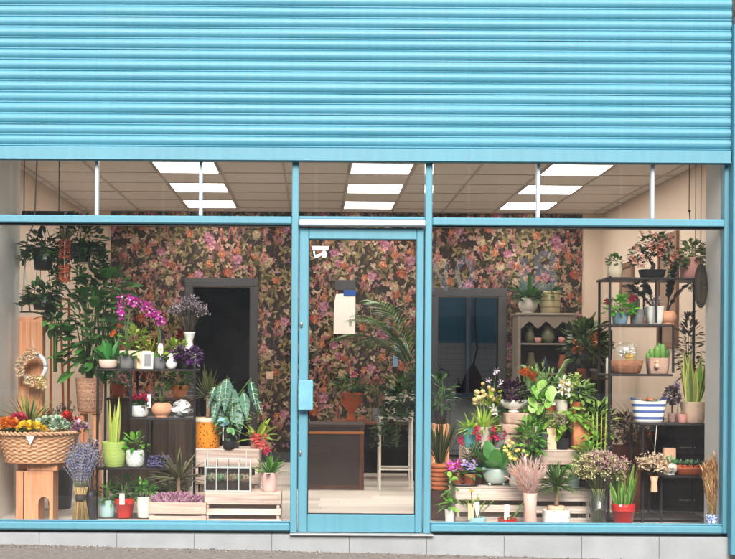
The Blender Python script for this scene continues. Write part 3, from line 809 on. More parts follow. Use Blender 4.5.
mb = MB(); hx0, hx1 = XW(298.5, 0, 1), XW(313, 0, 1)
mb.box(hx0, hx1, -.085, -.06, ZW(410, 0), ZW(380, 0), bev=.006); mb.box(hx0+.03, hx0+.07, -.061, -.0215, ZW(400, 0), ZW(390, 0))
mb.build('pull_handle', mat('pale_blue_handle', '#6fa9be', .35), door)
for py in (325, 453):
    mb = MB(); x = XW(301, 0, 1); z = ZW(py, 0)
    mb.loft([(.010, .020, 0), (.010, .020, .009), (.007, .015, .013)], 2, 20)
    o = mb.build('lock', STEEL, door, loc=(x, -.022, z)); o.rotation_euler = (PI/2, 0, 0)
# white sticker, top corner of the door glass
STK = mat('white_sticker', '#dfe2ea', .5, var=.03)
mb = MB()
def spx(px, py): return (XW(px, 0, 2), ZW(py, 0))
mb.poly([spx(311.5, 246), spx(329, 246), spx(328.2, 250.2), spx(312.6, 250.2)], .0015, .0035)
mb.poly([spx(313, 251), spx(315, 251), spx(315.2, 255), spx(319, 254), spx(321, 252.5), spx(320.5, 256), spx(318, 257.8), spx(314.5, 257.2)], .0015, .0035)
mb.poly([spx(324.2+3.1*math.cos(t*PI/8), 254.2+3.6*math.sin(t*PI/8)) for t in range(16)], .0015, .0035)
st = mb.build('sticker', STK, door)
mb = MB(); mb.poly([spx(324.2+1.0*math.cos(t*PI/5), 252.8+.8*math.sin(t*PI/5)) for t in range(10)], .0010, .00145)
mb.build('sticker_mark', CHAR, st)
# faint grey letters on the right-hand window
m, nt, N, Lk = newmat('faint_vinyl')
o_ = N('ShaderNodeOutputMaterial'); d_ = N('ShaderNodeBsdfDiffuse'); d_.inputs[0].default_value = hexc('#8f97ab'); t_ = N('ShaderNodeBsdfTransparent'); x_ = N('ShaderNodeMixShader'); x_.inputs[0].default_value = .13
Lk(t_.outputs[0], x_.inputs[1]); Lk(d_.outputs[0], x_.inputs[2]); Lk(x_.outputs[0], o_.inputs[0]); VINYL = m
for ch, x0, x1, y0, y1 in (('N', 431, 448, 259, 291), ('o', 455, 475, 256, 290), ('1', 519, 528, 258, 290), ('8', 533, 558, 250, 291)):
    cu = bpy.data.curves.new('letter', 'FONT'); cu.body = ch; cu.extrude = .0; cu.offset = .018; cu.resolution_u = 6
    tmp = bpy.data.objects.new('letter_tmp', cu); COL.objects.link(tmp)
    bpy.context.view_layer.update()
    me = bpy.data.meshes.new_from_object(tmp.evaluated_get(bpy.context.evaluated_depsgraph_get()))
    bpy.data.objects.remove(tmp)
    xs = [v.co.x for v in me.vertices]; ys = [v.co.y for v in me.vertices]
    X0, X1 = XW(x0, 0, 2), XW(x1, 0, 2); Z1, Z0 = ZW(y0, 0, x0), ZW(y1, 0, x0)
    for v in me.vertices:
        v.co = (X0+(v.co.x-min(xs))/(max(xs)-min(xs))*(X1-X0), .0115, Z0+(v.co.y-min(ys))/(max(ys)-min(ys))*(Z1-Z0))
    me.materials.clear(); me.materials.append(VINYL)
    o = bpy.data.objects.new('window_letter', me); COL.objects.link(o); o.parent = sf

# roller shutter
rs = thing('roller_shutter', 'pale blue corrugated roller shutter half lowered above the shop windows', 'shutter', (0, -.06, ZW(163.5, 0)))
zb = .098; P = .0749; prof = []
n_l = 26
for i in range(n_l):
    z0 = zb+i*P
    prof += [(.001, z0), (-.005, z0+.003), (-.006, z0+.0075), (-.004, z0+.0115), (.002, z0+.0125)]
    for j in range(9):
        t = j/8; prof.append((.004-.0155*math.sin(PI*(.05+.92*t))**.75-.002*t, z0+.0135+(P-.0145)*t))
mb = MB(); NX = 40; xs = [-2.55+(FX1+.015+2.55)*i/NX for i in range(NX+1)]
import mathutils
def warp(l, x, z): return .0035*mathutils.noise.noise((x*.8, l*3.7, 0.3))+.0012*mathutils.noise.noise((x*5, l*1.3, 2.1)), .0022*mathutils.noise.noise((x*.35, l*.9, 5.0))
vs = []
for q, (y, z) in enumerate(prof):
    for x in xs:
        dy, dz = warp(q//14, x, z); vs.append((x, y+dy, z+dz))
W_ = NX+1
mb.add(vs, [(i*W_+j, i*W_+j+1, (i+1)*W_+j+1, (i+1)*W_+j) for i in range(len(prof)-1) for j in range(NX)], 0, .5)
cu = mb.build('curtain', BLUE_SH, rs)
mb = MB(); mb.box(-2.55, FX1+.012, -.028, .02, 0, .094, bev=.006); mb.box(-2.55, FX1+.012, -.034, -.0285, .004, .012, bev=.002); mb.build('bottom_rail', BLUE, rs)
gz = ZW(553, 0, 729)-rs.location.z; gt = ZW(28, 0, 729)-rs.location.z
mb = MB(); mb.box(FX1+.0175, FX1+.058, -.055, .03, gz, gt, bev=.006); mb.box(FX1+.0575, FX1+.17, -.075, .03, gz, gt-.002, bev=.008); mb.build('guide_rail', BLUE, rs)
mb = MB(); mb.box(FX1+.03, FX1+.10, -.095, .02, gt+.001, gt+.06, bev=.012); mb.build('guide_cap', mat('grey_blue_cap', '#7f9aa6', .5), rs)
mb = MB(); mb.box(-2.65, -2.55, -.075, .03, gz, gt, bev=.008); mb.build('guide_rail', BLUE, rs)
t = thing('downpipe', 'black downpipe running up beside the top of the blue shutter', 'downpipe', (FX1+.13, -.06, ZW(26, 0, 731)))
mb = MB(); mb.tube([(0, 0, .0), (0, .0, 1.0)], .05, .05, 0, 16); mb.build('pipe', BLACK, t)
mb = MB(); mb.loft([(.058, .058, .12), (.062, .062, .13), (.062, .062, .19), (.058, .058, .2)], 2, 16); mb.build('collar', mat('worn_black', '#3a3034', .5, var=.4), t)
# ================================================================== GOODS IN THE WINDOWS
# foliage tones
G_MID = leafm('mid_green_leaf', '#346a28', '#70b048', .28); G_DARK = leafm('dark_green_leaf', '#1a3a17', '#447a36', .25); G_LIME = leafm('lime_leaf', '#7aa82c', '#b5d65a', .3)
G_YEL = leafm('yellow_leaf_edge', '#c3c85a', '#e3e08a', .25); G_SANS = leafm('snake_leaf', '#3c7a34', '#8cba55', .15); G_DSANS = leafm('dark_snake_leaf', '#2f5230', '#5f8048', .12)
G_GREY = leafm('grey_green_leaf', '#7f9a84', '#b9cbb4', .1); G_BLUE = leafm('blue_green_leaf', '#1f5a48', '#3f8a6c', .12); G_OLIVE = leafm('olive_leaf', '#3e4424', '#75783f', .2)
PURP = leafm('purple_leaf', '#2b1030', '#5c2f66', .15); DPURP = leafm('dark_purple_leaf', '#22101f', '#4a2440', .12); DBRN = leafm('brown_black_leaf', '#1a0f0f', '#41241f', .1)
MAG = leafm('magenta_petal', '#c02aa0', '#ee70dc', .3); PINK = leafm('pink_petal', '#d67c8c', '#f2b8be', .3); HOT = leafm('hot_pink_petal', '#b81848', '#e24a7a', .25)
RED = leafm('red_petal', '#b3201a', '#e0402c', .2); DRED = leafm('dark_red_petal', '#4a0d14', '#7d1a22', .15); ORG = leafm('orange_petal', '#d96a1c', '#f0a23c', .25)
YEL = leafm('yellow_petal', '#e0b81e', '#f5e05a', .25); CRM = leafm('cream_petal', '#d8c58f', '#f2e8c4', .25); WHT = leafm('white_petal', '#e0e0dc', '#f7f5f0', .3)
LAV = leafm('lavender_bud', '#50507e', '#8c88b4', .1); DLAV = leafm('dark_lavender_bud', '#3a3658', '#6a6690', .1); MAUVE = leafm('mauve_heather', '#8e5a7c', '#c79ab4', .2); LILAC = leafm('lilac_petal', '#8472b8', '#b9aee0', .25)
STRAW = leafm('straw', '#a98a58', '#d6bc88', .15, .7); DRYG = leafm('dry_grey_bloom', '#8c8090', '#c4bac0', .15, .8); PAMP = leafm('pink_plume', '#f6d3d0', '#fff4f2', .6, .85); DRYC = leafm('dry_cream_bloom', '#d9bd9c', '#f6ead6', .2, .8)
WHEAT = leafm('wheat_ear', '#a87a4c', '#d9b184', .15, .7); DRYK = leafm('dry_dark_stalk', '#3a342c', '#6b6152', .1, .8); DRYP = leafm('dry_pink_bloom', '#b48a90', '#dcbcbc', .2, .8)
SUCC = leafm('succulent_leaf', '#4c7c5c', '#93b896', .08); CACT = leafm('cactus_green', '#3d6b33', '#7fae55', .05); ST = mat('green_stem', '#4d6b33', .6, var=.2); BRST = mat('brown_stem', '#5a4432', .8, var=.2, scale=40, bump=.3); TRUNK = mat('pale_trunk', '#9a8168', .85, var=.25, scale=50, bump=.6)
PEACH = mat('peach_clay', '#cf9878', .7, var=.06, scale=20); PEACHCARD = mat('peach_card', '#e3b79b', .7, var=.03); GREYPOT = mat('grey_tin', '#7b7d80', .5, .1, var=.06); SLATE = mat('slate_pot', '#4c545c', .55, var=.06); REDP = mat('red_glaze', '#c3211f', .35, var=.05, coat=.3)
TEALP = mat('teal_glaze', '#5fa3aa', .35, var=.06); AQUA = mat('aqua_glaze', '#9fccd0', .35, var=.05); PTEAL = mat('pale_teal_pot', '#a9cfd3', .45, var=.05); PINKP = mat('pink_glaze', '#dca09a', .4, var=.06); PNKW = spotm('pale_pink_speckle', '#e5c3bd', '#d69b98', 90, .2, .5); LIME = bandm('lime_ripple', [(0, '#a9c36a'), (.5, '#b9d07e'), (.75, '#9db65c')], 55, .4, 2, 1.6)
BLUEG = mat('blue_grey_glaze', '#7796a8', .4, var=.08); WASH = woodm('washed_wood', '#ab978c', '#e4d8d0', 0, 8); STUMPW = woodm('carved_pale_wood', '#c4a596', '#e2cabc', 0, 9); DKPOT = mat('dark_pot', '#26262b', .5, var=.08); TINTW = mat('dusty_white', '#cfcac2', .6, var=.08)
BLACKP = mat('black_plastic', '#121216', .4, var=.05); ORGW = woodm('orange_wood', '#b5622c', '#d98b4a', 2); PAPER = mat('white_paper', '#efebe3', .8, var=.03); TAGW = mat('white_tag', '#e9e9e6', .5, var=.02)
WICK = leafm('wicker', '#a8795a', '#dcb48f', 0, .7); ROPE = mat('white_rope', '#c9c4ba', .9, var=.1)

# ---------------------------------------------------------------- left window: wall side
# salmon board cupboard
t, k = item('narrow_cupboard', 'tall narrow salmon pine cupboard at the left edge behind the flower basket', 'cupboard', 30.5, .86, 0)
h = (ZW(317, .86, 30)) / k
mb = MB(); mb.box(-12, 12, -5, 8, 0, h, bev=.6); mb.build('body', SALMON, t, k)
mb = MB(); mb.box(-10, -.2, -5.9, -5.1, 6, h-5, bev=.3); mb.build('door', SALMON, t, k)
mb = MB(); mb.box(.2, 10, -5.9, -5.1, 6, h-5, bev=.3); mb.build('door', SALMON, t, k)
# wreath
zc = ZW(367, .7, 32)
t, k = item('dried_wreath', 'dried cream flower wreath with a bare silver side hung on the salmon cupboard', 'wreath', 33, .72, zc)
mb = MB(); mb.tube([(12.5*math.cos(a), 0, 13.5*math.sin(a)) for a in [i*2*PI/28 for i in range(29)]], 2.3, 2.3, 0, 8); mb.build('ring', mat('silver_twig', '#c3c6cc', .6, .2, var=.2, scale=60, bump=.7), t, k)
mb = MB()
for i in range(120):
    a = rv(1.2, 5.2); q = rv(-4.5, 4.5); mb.bloom(((12.5+q)*math.cos(a), -1.5-rv(0, 3), (13.5+q)*math.sin(a)), (rv(-.5, .5), -1, rv(-.5, .5)), rv(1.8, 3.4), 0, None, 5, .5)
mb.build('dried_flowers', DRYC, t, k)
mb = MB()
for i in range(34): mb.bloom((9+rv(-6, 6), -4, -15+rv(-6, 5)), (rv(-.5, .5), -1, rv(-.5, .5)), rv(2, 3.6), 0, None, 5, .5)
mb.build('cream_cluster', CRM, t, k)
mb = MB(); mb.tube([(-2, 0, 14), (-1, -1, 30), (1, 0, 14)], .5, .5); mb.build('cord', ROPE, t, k)
# rail with the hanging pots
zr = ZW(213, .95, 40)
t = thing('hanging_rail', 'black metal rail hung from the ceiling above the left window plants', 'rail', (XW(42, .95, 2.3), .95, zr)); k = 1/S(.95)
mb = MB(); mb.box(-20, 32, -1.2, 1.2, -2, 2, bev=.4); mb.build('bar', BLACK, t, k)
for x in (-18, 17):
    mb = MB(); mb.bar((x, 0, 2.1), (x, 0, (ZC-zr)/k), 1.0); mb.build('rod', BLACK, t, k)
for p, q in (((17, 0, -1), (30, 14, -6)), ((-14, -1, 0), (-14, -14, -5))):
    mb = MB(); mb.bar(p, q, 1.8); mb.build('bracket', BLACK, t, k)
def hang(label, px, py, w, h, d, n, R, L, topz=zr, m=BLACKP, lm=G_DARK, ln=10, bush_n=60, ry=14, tagged=True):
    t, k = item('hanging_plant', label, 'hanging plant', px, d, ZW(py, d, px))
    pot(t, k, 'taper', w/2, w*.4, h, m)
    mb = MB((0, 0, h*.85)); bush(mb, int(bush_n*2.2), R*1.1, R*.7, ry*1.15, ry*.3, ln*.85, ln*.5, 'oval', .7, 0, 1, 6); trail(mb, int(n*1.8), w*.55, L, ln*.75, ln*.48, 0, 1)
    mb.build('foliage', [lm, ST], t, k)
    mb = MB(); top = (topz-ZW(py, d, px))/k-2
    for a in (.6, 2.7, 4.7): mb.tube([(w*.48*math.cos(a), w*.48*math.sin(a), h*.97), (0, 0, top)], .35, .35, 0, 4)
    mb.build('cord', BLACK, t, k)
    if tagged:
        mb = MB(); mb.box(w*.1, w*.3, -w*.47-.6, -w*.47-.1, h*.45, h*.8); mb.build('price_tag', TAGW, t, k)
hang('leafy plant in the upper black hanging pot at the left', 43, 270, 21, 22, .95, 10, 17, 22)
hang('trailing plant in the lower black hanging pot beside the salmon cupboard', 42, 310, 20, 15, .90, 9, 14, 16, ry=10)
hang('dense dark ivy cascading from a pot at the right end of the rail', 82, 262, 20, 18, 1.05, 26, 22, 60, ln=9, bush_n=150, ry=22, tagged=False)
# orange garland
t, k = item('dried_garland', 'orange dried flower garland hanging between the dark hanging plants', 'garland', 64.5, .80, ZW(281, .8, 64))
mb = MB()
for i in range(190):
    a = rv(0, 6.3); z = rv(0, 42)
    if 17 < z < 22: continue
    mb.bloom((4.6*math.cos(a), 4.6*math.sin(a), z), (math.cos(a), math.sin(a), rv(-.3, .4)), rv(1.6, 2.6), 0, None, 5, .5)
mb.build('strawflowers', leafm('coral_strawflower', '#b5502c', '#e08a62', .15, .8), t, k)
mb = MB(); rosette(mb, 40, 14, 1.6, (.9, 1.5), .3, 'lance', 0, 40, 3); mb.build('green_tuft', G_OLIVE, t, k)
mb = MB(); mb.tube([(0, 0, 0), (0, 0, (zr-ZW(281, .8, 64))/k-2), (0, 9, (zr-ZW(281, .8, 64))/k-1)], .8, .8); mb.build('cord', ROPE, t, k)
# orange trellis stand behind
t, k = item('wooden_easel', 'orange wooden easel mostly hidden behind the hanging plants', 'easel', 59, 1.7, 0)
hz = ZW(298, 1.7, 59)/k
for p, q in (((-9, 0, 0), (-9, 0, hz)), ((9, 0, 0), (9, 0, hz)), ((0, 30, 0), (0, 2, hz-3))):
    mb = MB(); mb.bar(p, q, 2.2); mb.build('leg', ORGW, t, k)
for q in (1.2, 11, 26):
    mb = MB(); mb.bar((-10, -1.8, hz-q), (10, -1.8, hz-q), 2.2); mb.build('crossbar', ORGW, t, k)
# white hanging ropes at far left
t, k = item('rope_hanger', 'white rope plant hanger forked in two above the salmon cupboard', 'rope hanger', 25, .93, ZW(312, .93, 25))
mb = MB(); tp = (ZC-ZW(312, .93, 25))/k
mb.tube([(-3.5, 0, 0), (-1, 0, 40), (2, 0, 75), (9, 0, 90), (12, 0, tp)], .9, .9); mb.tube([(5, 0, 0), (0, 0, 40)], .9, .9); mb.build('rope', ROPE, t, k)
mb = MB(); mb.bar((-5, 0, 0), (7, 0, 0), 1.4); mb.build('crossbar', BLACK, t, k)
# big leafy plant in a carved pot on legs
t, k = item('leafy_plant', 'tall dark leafy houseplant in a carved pinkish pot on wooden legs', 'plant', 89, .98, 0)
zp = ZW(412, .98, 89)/k
mb = MB(); mb.loft([(10.5, 10.5, zp), (12, 12, zp+1), (14.2, 14.2, zp+33), (14.4, 14.4, zp+34), (13, 13, zp+34), (12.4, 12.4, zp+30)], 2, 36); mb.build('pot', bandm('carved_pink_pot', [(0, '#b18a74'), (.34, '#c59d86'), (.42, '#7a5a49'), (.55, '#c29a83'), (.8, '#a37c68')], 16, .8, 2, 1.1), t, k)
for a in (.5, 2.2, 3.9, 5.5):
    mb = MB(); mb.bar((9*math.cos(a), 9*math.sin(a), zp+1), (12*math.cos(a), 12*math.sin(a), 0), 3.0); mb.build('leg', SALMON, t, k)
mb = MB(); mb.box(-11, 11, -11, 11, zp-1.2, zp-.2, bev=.3); mb.build('stand', SALMON, t, k)
mb = MB((0, 0, zp+30)); bush(mb, 200, 33, 22, 55, 48, 17, 10, 'oval', .9, 0, 1, 18, fill=.2); bush(mb, 70, 26, 14, 22, 92, 18, 12, 'heart', .7, 0, 1, 6, c=(12, 0), base=10)
bush(mb, 40, 12, 10, 10, 58, 19, 9, 'lance', .9, 0, 1, 6, c=(-34, -5), base=10); mb.build('foliage', [leafm('rubber_leaf', '#1c4420', '#5fa04a', .28, .35), ST], t, k)
potted('dried_plant', 'dry dark seedhead stems standing behind the flower basket', 'dried plant', 60, 1.15, 0, ('taper', 14, 11, 40, DKPOT),
       [('stem', lambda mb: sprays(mb, 26, 72, 22, 'mist', 0, 1, 0, 4, tl=6, bl=2.2, den=9), [DRYK, BRST])])
# pedestal, basket and the flowers in it
t, k = item('wooden_pedestal', 'chunky salmon wooden pedestal with an arched cutout under the wicker basket', 'pedestal', 38, .36, 0)
hz = ZW(462, .36, 39)/k
arch = [(3, 0), (3, 20)]+[(8.5-5.5*math.cos(a), 20+6.5*math.sin(a)) for a in [i*PI/10 for i in range(1, 10)]]+[(14, 20), (14, 0)]
mb = MB(); mb.poly([(-19, 0)]+arch[:0]+[(3, 0)]+arch[1:-1]+[(14, 0), (17.5, 0), (17.5, hz-8), (-19, hz-8)], -12, 12, 0, .5); mb.build('body', SALMON, t, k)
mb = MB(); mb.box(-8, 22, -13.5, 13, hz-7.8, hz, bev=.8); mb.build('top_board', SALMON, t, k)
mb = MB(); mb.box(-12, -11, -12.6, -12.1, 1, hz-9, 0); mb.build('seam', DWOOD, t, k)
zb_ = ZW(462, .36, 39)+.001
t, k = item('wicker_basket', 'wide round wicker basket of mixed flowers on the wooden pedestal', 'basket', 38, .36, zb_)
mb = MB(); n = 132; rows = 15; vs = []; fs = []
for r in range(rows*3+1):
    f = r/(rows*3); ro = 31+9*f**.8; z = f*29
    for q in range(n):
        tt = 2*PI*q/n; row = r//3; ph = (r % 3)/3
        w = .95*math.sin(tt*n/6+PI*(row % 2))*math.sin(PI*(ph*.8+.1))+.5*math.sin(PI*ph)
        vs.append(((ro+w)*math.cos(tt), (ro*.72+w)*math.sin(tt), z))
for r in range(rows*3):
    mb.add([], []); 
    for q in range(n): fs.append((r*n+q, r*n+(q+1) % n, (r+1)*n+(q+1) % n, (r+1)*n+q))
for i in range(0, len(fs)): pass
mb.add(vs, fs, 0, .5)
for i in range(len(fs)): mb.t[i] = (0.25+.5*((i//n//3) % 2)+rnd.uniform(-.25, .25))
mb.loft([(33, 24, .3), (33, 24, .6)], 2, 40, 0, True, True, .3)
mb.build('basket_body', WICK, t, k)
mb = MB()
for s in (0, PI):
    pts = [((40+1.2*math.sin(a*24+s))*math.cos(a), (31+1.2*math.sin(a*24+s))*math.sin(a), 29.5+1.2*math.cos(a*24+s)) for a in [i*2*PI/220 for i in range(221)]]
    mb.tube(pts, 1.25, 1.25, 0, 6, .6 if s else .3)
mb.build('rim', WICK, t, k)
mb = MB(); mb.loft([(38, 28, 24), (36, 26, 25), (5, 4, 26)], 2, 40, 0, False, True); mb.build('lining', PAPER, t, k)
mb = MB(); mb.add([(-5, -31.6, 29), (5, -31.6, 29), (0, -31.9, 19)], [(0, 2, 1)], 0, .5); mb.add([(-4, -31.2, 29), (4, -31.2, 29), (0, -31.5, 20)], [(0, 1, 2)], 0, .5); mb.build('liner_fold', PAPER, t, k)
BZ = zb_+30.5*k
def bunch(name, label, px, d, m, n, r, rx, hz=8, np=8, cm=None, cat='flowers', sh='spat', green=G_MID, cup=.5):
    t, k = item(name, label, cat, px, d, BZ)
    mb = MB()
    for i in range(n):
        a = rv(0, 6.3); q = math.sqrt(rnd.random()); mb.bloom((rx*q*math.cos(a), rx*.8*q*math.sin(a), hz*(1-.5*q*q)+rv(-1.5, 1.5)), (q*math.cos(a), q*math.sin(a)-.6, .9), r*rv(.7, 1.15), 0, 1 if cm else None, np, cup, sh)
    mb.build('blossom', [m]+([cm] if cm else []), t, k)
    mb = MB(); bush(mb, 30, rx, rx*.8, hz*.6, 2, 6, 3, 'lance', .5); mb.build('foliage', green, t, k)
bunch('flower_bunch', 'orange gerbera heads at the left end of the wicker basket', 6, .34, ORG, 14, 6.5, 11, 10, 12, YEL)
bunch('flower_bunch', 'magenta blooms at the left of the wicker basket beside the orange ones', 18, .42, HOT, 14, 6, 8, 14, 8)
bunch('flower_bunch', 'yellow chrysanthemum heads at the front of the wicker basket', 31, .26, YEL, 24, 5, 12, 8, 12)
bunch('succulent_bunch', 'grey-green rosettes filling the middle of the wicker basket', 52, .34, G_GREY, 30, 6.5, 15, 11, 11, None, 'succulents', 'oval')
bunch('flower_bunch', 'red blooms at the back of the wicker basket right of centre', 68, .46, RED, 18, 5.6, 11, 14, 9)
bunch('flower_bunch', 'mauve purple blooms at the right end of the wicker basket', 80, .36, MAUVE, 20, 4.6, 7, 7, 8)
t, k = item('grass_tuft', 'spiky green grass tuft rising behind the yellow flowers in the basket', 'grass plant', 29, .55, BZ)
mb = MB(); rosette(mb, 90, 40, 1.7, (.25, 1.5), .75, 'lance', 0, 0, 2.5); mb.build('foliage', leafm('grass_blade', '#4c6a2a', '#97ab58', .2), t, k)
# lavender bouquet
t, k = item('lavender_bouquet', 'large dried lavender bouquet tied with straw standing beside the basket', 'bouquet', 80.5, .30, 0)
mb = MB((0, 0, 30)); sprays(mb, 260, 56, 19, 'spike', 0, 1, 0, 5, tl=26, bl=.85, den=8, hv=.35, flat=.6, thick=.22); mb.build('lavender', [leafm('lavender_spike', '#5d5d85', '#9a98bc', .1, .8), leafm('lavender_stem', '#7f8466', '#a7a888', .1, .8)], t, k)
mb = MB()
for i in range(80):
    a = rv(0, 6.3); q = math.sqrt(rnd.random()); mb.tube([(9*q*math.cos(a), 7*q*math.sin(a), 0), (4.5*q*math.cos(a), 4*q*math.sin(a), 26), (7*q*math.cos(a), 5*q*math.sin(a), 36)], .5, .4, 0, 4)
mb.build('straw_stalks', STRAW, t, k)
mb = MB(); mb.loft([(5.2, 4.6, 22), (5.6, 5, 24), (5.6, 5, 27), (5.2, 4.6, 29)], 2, 20, wob=.03); mb.build('tie', mat('dark_ribbon', '#2a2320', .7), t, k)
t, k = item('statice_bunch', 'grey dried statice standing behind the lavender bouquet', 'dried flowers', 90, .42, 0)
mb = MB(); sprays(mb, 40, 82, 13, 'mist', 0, 1, 0, 2, tl=4, bl=1.8, den=10, hv=.12); mb.build('bloom_spray', [DRYG, BRST], t, k)
mb = MB(); mb.loft([(6, 6, 0), (6.5, 6.5, 1), (5, 5, 24), (6, 6, 30), (5.4, 5.4, 30), (4.5, 4.5, 24)], 2, 24); mb.build('vase', DKPOT, t, k)

# ---------------------------------------------------------------- left window: black shelf unit
LD = .55
def shelf_unit(label, px0, px1, d, depth, shelves, posts, top_py, base_py=None):
    """shelves: (px0, px1, py); posts: (px, py_top, py_bottom)"""
    t = thing('metal_shelf_unit', label, 'shelf unit', (XW((px0+px1)/2, d, 1), d, 0)); x0 = t.location.x
    for a, b, py in shelves:
        z = ZW(py, d, (a+b)/2); mb = MB(); mb.box(XW(a, d, z)-x0, XW(b, d, z)-x0, -.004, depth, z-.016, z, bev=.003); mb.build('shelf', mat('dark_shelf_board', '#2a2729', .45, var=.1), t)
    for a, p, q in posts:
        z1 = ZW(p, d, a); z0 = max(0, ZW(q, d, a)) if q < 516 else 0; x = XW(a, d, (z0+z1)/2)-x0
        for y in (-.011, depth+.001):
            mb = MB(); mb.box(x-.009, x+.009, y, y+.012 if y < 0 else y+.014, z0, z1-.0165 if False else z1, bev=.002); mb.build('post', BLACK, t)
    return t
shelf_unit('black metal shelf unit of staggered shelves in the left window', 98, 194, LD, .30,
           [(96, 196, 369), (131, 193, 418), (98, 172, 468), (98, 194, 518)], [(97.5, 367, 520), (194.5, 367, 520), (131, 370, 417), (146, 419, 467)], 369)
def LZ(py, px=145): return ZW(py, LD, px)+.001
z1, z2, z3, z4 = LZ(369), LZ(418, 160), LZ(468, 120), LZ(518)
potted('potted_plant', 'small upright green plant in a pinkish low bowl, left end of the top shelf', 'potted plant', 108.5, .62, z1, ('bowl', 9.5, 7, 9, mat('pinkish_white', '#e6c9bb', .5)),
       [('foliage', lambda mb: rosette(mb, 12, 24, 5, (.5, 1.5), .3, 'lance', 0, 0, 2), [leafm('fresh_leaf', '#2f7d3a', '#5fb055', .25)])])
t, k = item('wooden_trough', 'cream washed wooden trough on the top shelf under the orchids', 'trough', 136, .74, z1)
mb = MB(); mb.box(-16, 16, -5, 5, 0, 18, bev=.6); mb.build('box', CREAM, t, k)
mb = MB((0, 0, 18)); bush(mb, 80, 14, 6, 11, 12, 7, 4.5, 'oval', .5, 0, 1, 9); mb.build('foliage', [G_LIME, ST], t, k)
mb = MB(); mb.box(-15, 15, -4, 4, 18.02, 18.6); mb.build('soil', SOIL, t, k)
def orchid(label, px, d, z, arcs, m, pt, leaves=True):
    def fl(mb):
        for pts, bl, r in arcs:
            P_ = [Vector(p) for p in pts]
            for i in range(bl):
                f = i/max(1, bl-1); c = P_[-2].lerp(P_[-1], f) if len(P_) > 1 else P_[0]
                c = c+Vector((rv(-1.5, 1.5), rv(-3, 1), rv(-3, 2)))
                mb.bloom(c, (rv(-.4, .4), -1, rv(-.2, .3)), r*rv(.85, 1.15), 0, 2, 5, .15, 'oval', .95)
    def stm(mb):
        for pts, bl, r in arcs: mb.tube([(0, 0, 0)]+list(pts), .8, .5, 0, 5)
    L = [('blossom', fl, [m, ST, WHT]), ('stem', stm, [ST])]
    if leaves: L.append(('foliage', lambda mb: rosette(mb, 7, 18, 7, (.15, .8), .8, 'oval', 0, 0, 1.5), [G_MID]))
    return potted('orchid', label, 'orchid', px, d, z, pt, L)
orchid('tall magenta orchid in a grey tin with two arching flower spikes', 127, .62, z1, [([(-2, 0, 30), (-4, 0, 52), (-3, -2, 60), (14, -3, 54)], 7, 6.0), ([(0, 0, 28), (2, 0, 48), (-8, -1, 54), (-5, -3, 42)], 4, 5.4)], MAG, ('taper', 7.5, 7, 13, GREYPOT))
orchid('second magenta orchid in a grey tin further right on the top shelf', 160, .62, z1, [([(0, 0, 26), (-8, 0, 48), (-16, -2, 52), (-2, -4, 44)], 8, 5.6), ([(-2, 0, 22), (-6, 0, 42), (-2, -2, 44), (3, -3, 36)], 4, 5.0)], MAG, ('taper', 7, 6.5, 12, GREYPOT))
for px, py, lab, dz in ((114, 331, 'orange ranunculus stem beside the orchids', 0),):
    t, k = item('cut_flower', 'two orange flower heads on thin stems left of the orchid blooms', 'flowers', 116, .70, z1)
    mb = MB(); mb.tube([(1, 0, 0), (0, 0, 20), (-2, 0, 35)], .5); mb.tube([(1, 0, 0), (2, 0, 26), (3, 0, 41)], .5); mb.build('stem', ST, t, k)
    mb = MB(); [mb.bloom(c, (0, -.8, .5), 3.6, 0, None, 9, .6) for c in ((-2, 0, 36), (3, 0, 42), (-4, -1, 33))]; mb.build('blossom', ORG, t, k)
def card(label, px, d, z, w, h, m, inner=None, tilt=-.12, name='price_card', cat='card'):
    t, k = item(name, label, cat, px, d, z)
    mb = MB(); mb.poly([(-w/2, 0), (w/2, 0), (w/2, h), (-w/2, h)], -.5, .5); o = mb.build('card', m, t, k); o.rotation_euler.x = tilt
    if inner:
        mb = MB(); mb.poly([(-w*.3, h*.15), (w*.3, h*.15), (w*.3, h*.85), (-w*.3, h*.85)], -.9, -.55); o = mb.build('panel', inner, t, k); o.rotation_euler.x = tilt
    return t
card('peach card standing between the grey tins on the top shelf', 140, .57, z1, 6, 13, PEACHCARD)
card('white framed card with a grey panel leaning on the top shelf', 147.5, .56, z1, 11, 17, TAGW, GREYPOT, name='framed_card')
t, k = item('plant_label', 'white rounded plant label with a yellow dot above the second grey tin', 'label', 160.5, .57, z1+12.5/S(.57))
mb = MB(); mb.poly([(-2.4, 3), (2.4, 3), (2.6, 10), (1.5, 13), (-1.5, 13), (-2.6, 10)], -.4, .4); mb.build('tag', TAGW, t, k)
mb = MB(); mb.poly([(1.2*math.cos(a), 7+1.2*math.sin(a)) for a in [i*.63 for i in range(10)]], -.7, -.45); mb.build('dot', YEL, t, k)
mb = MB(); mb.box(-.4, .4, -.3, .3, -3, 3); mb.build('spike', TAGW, t, k)
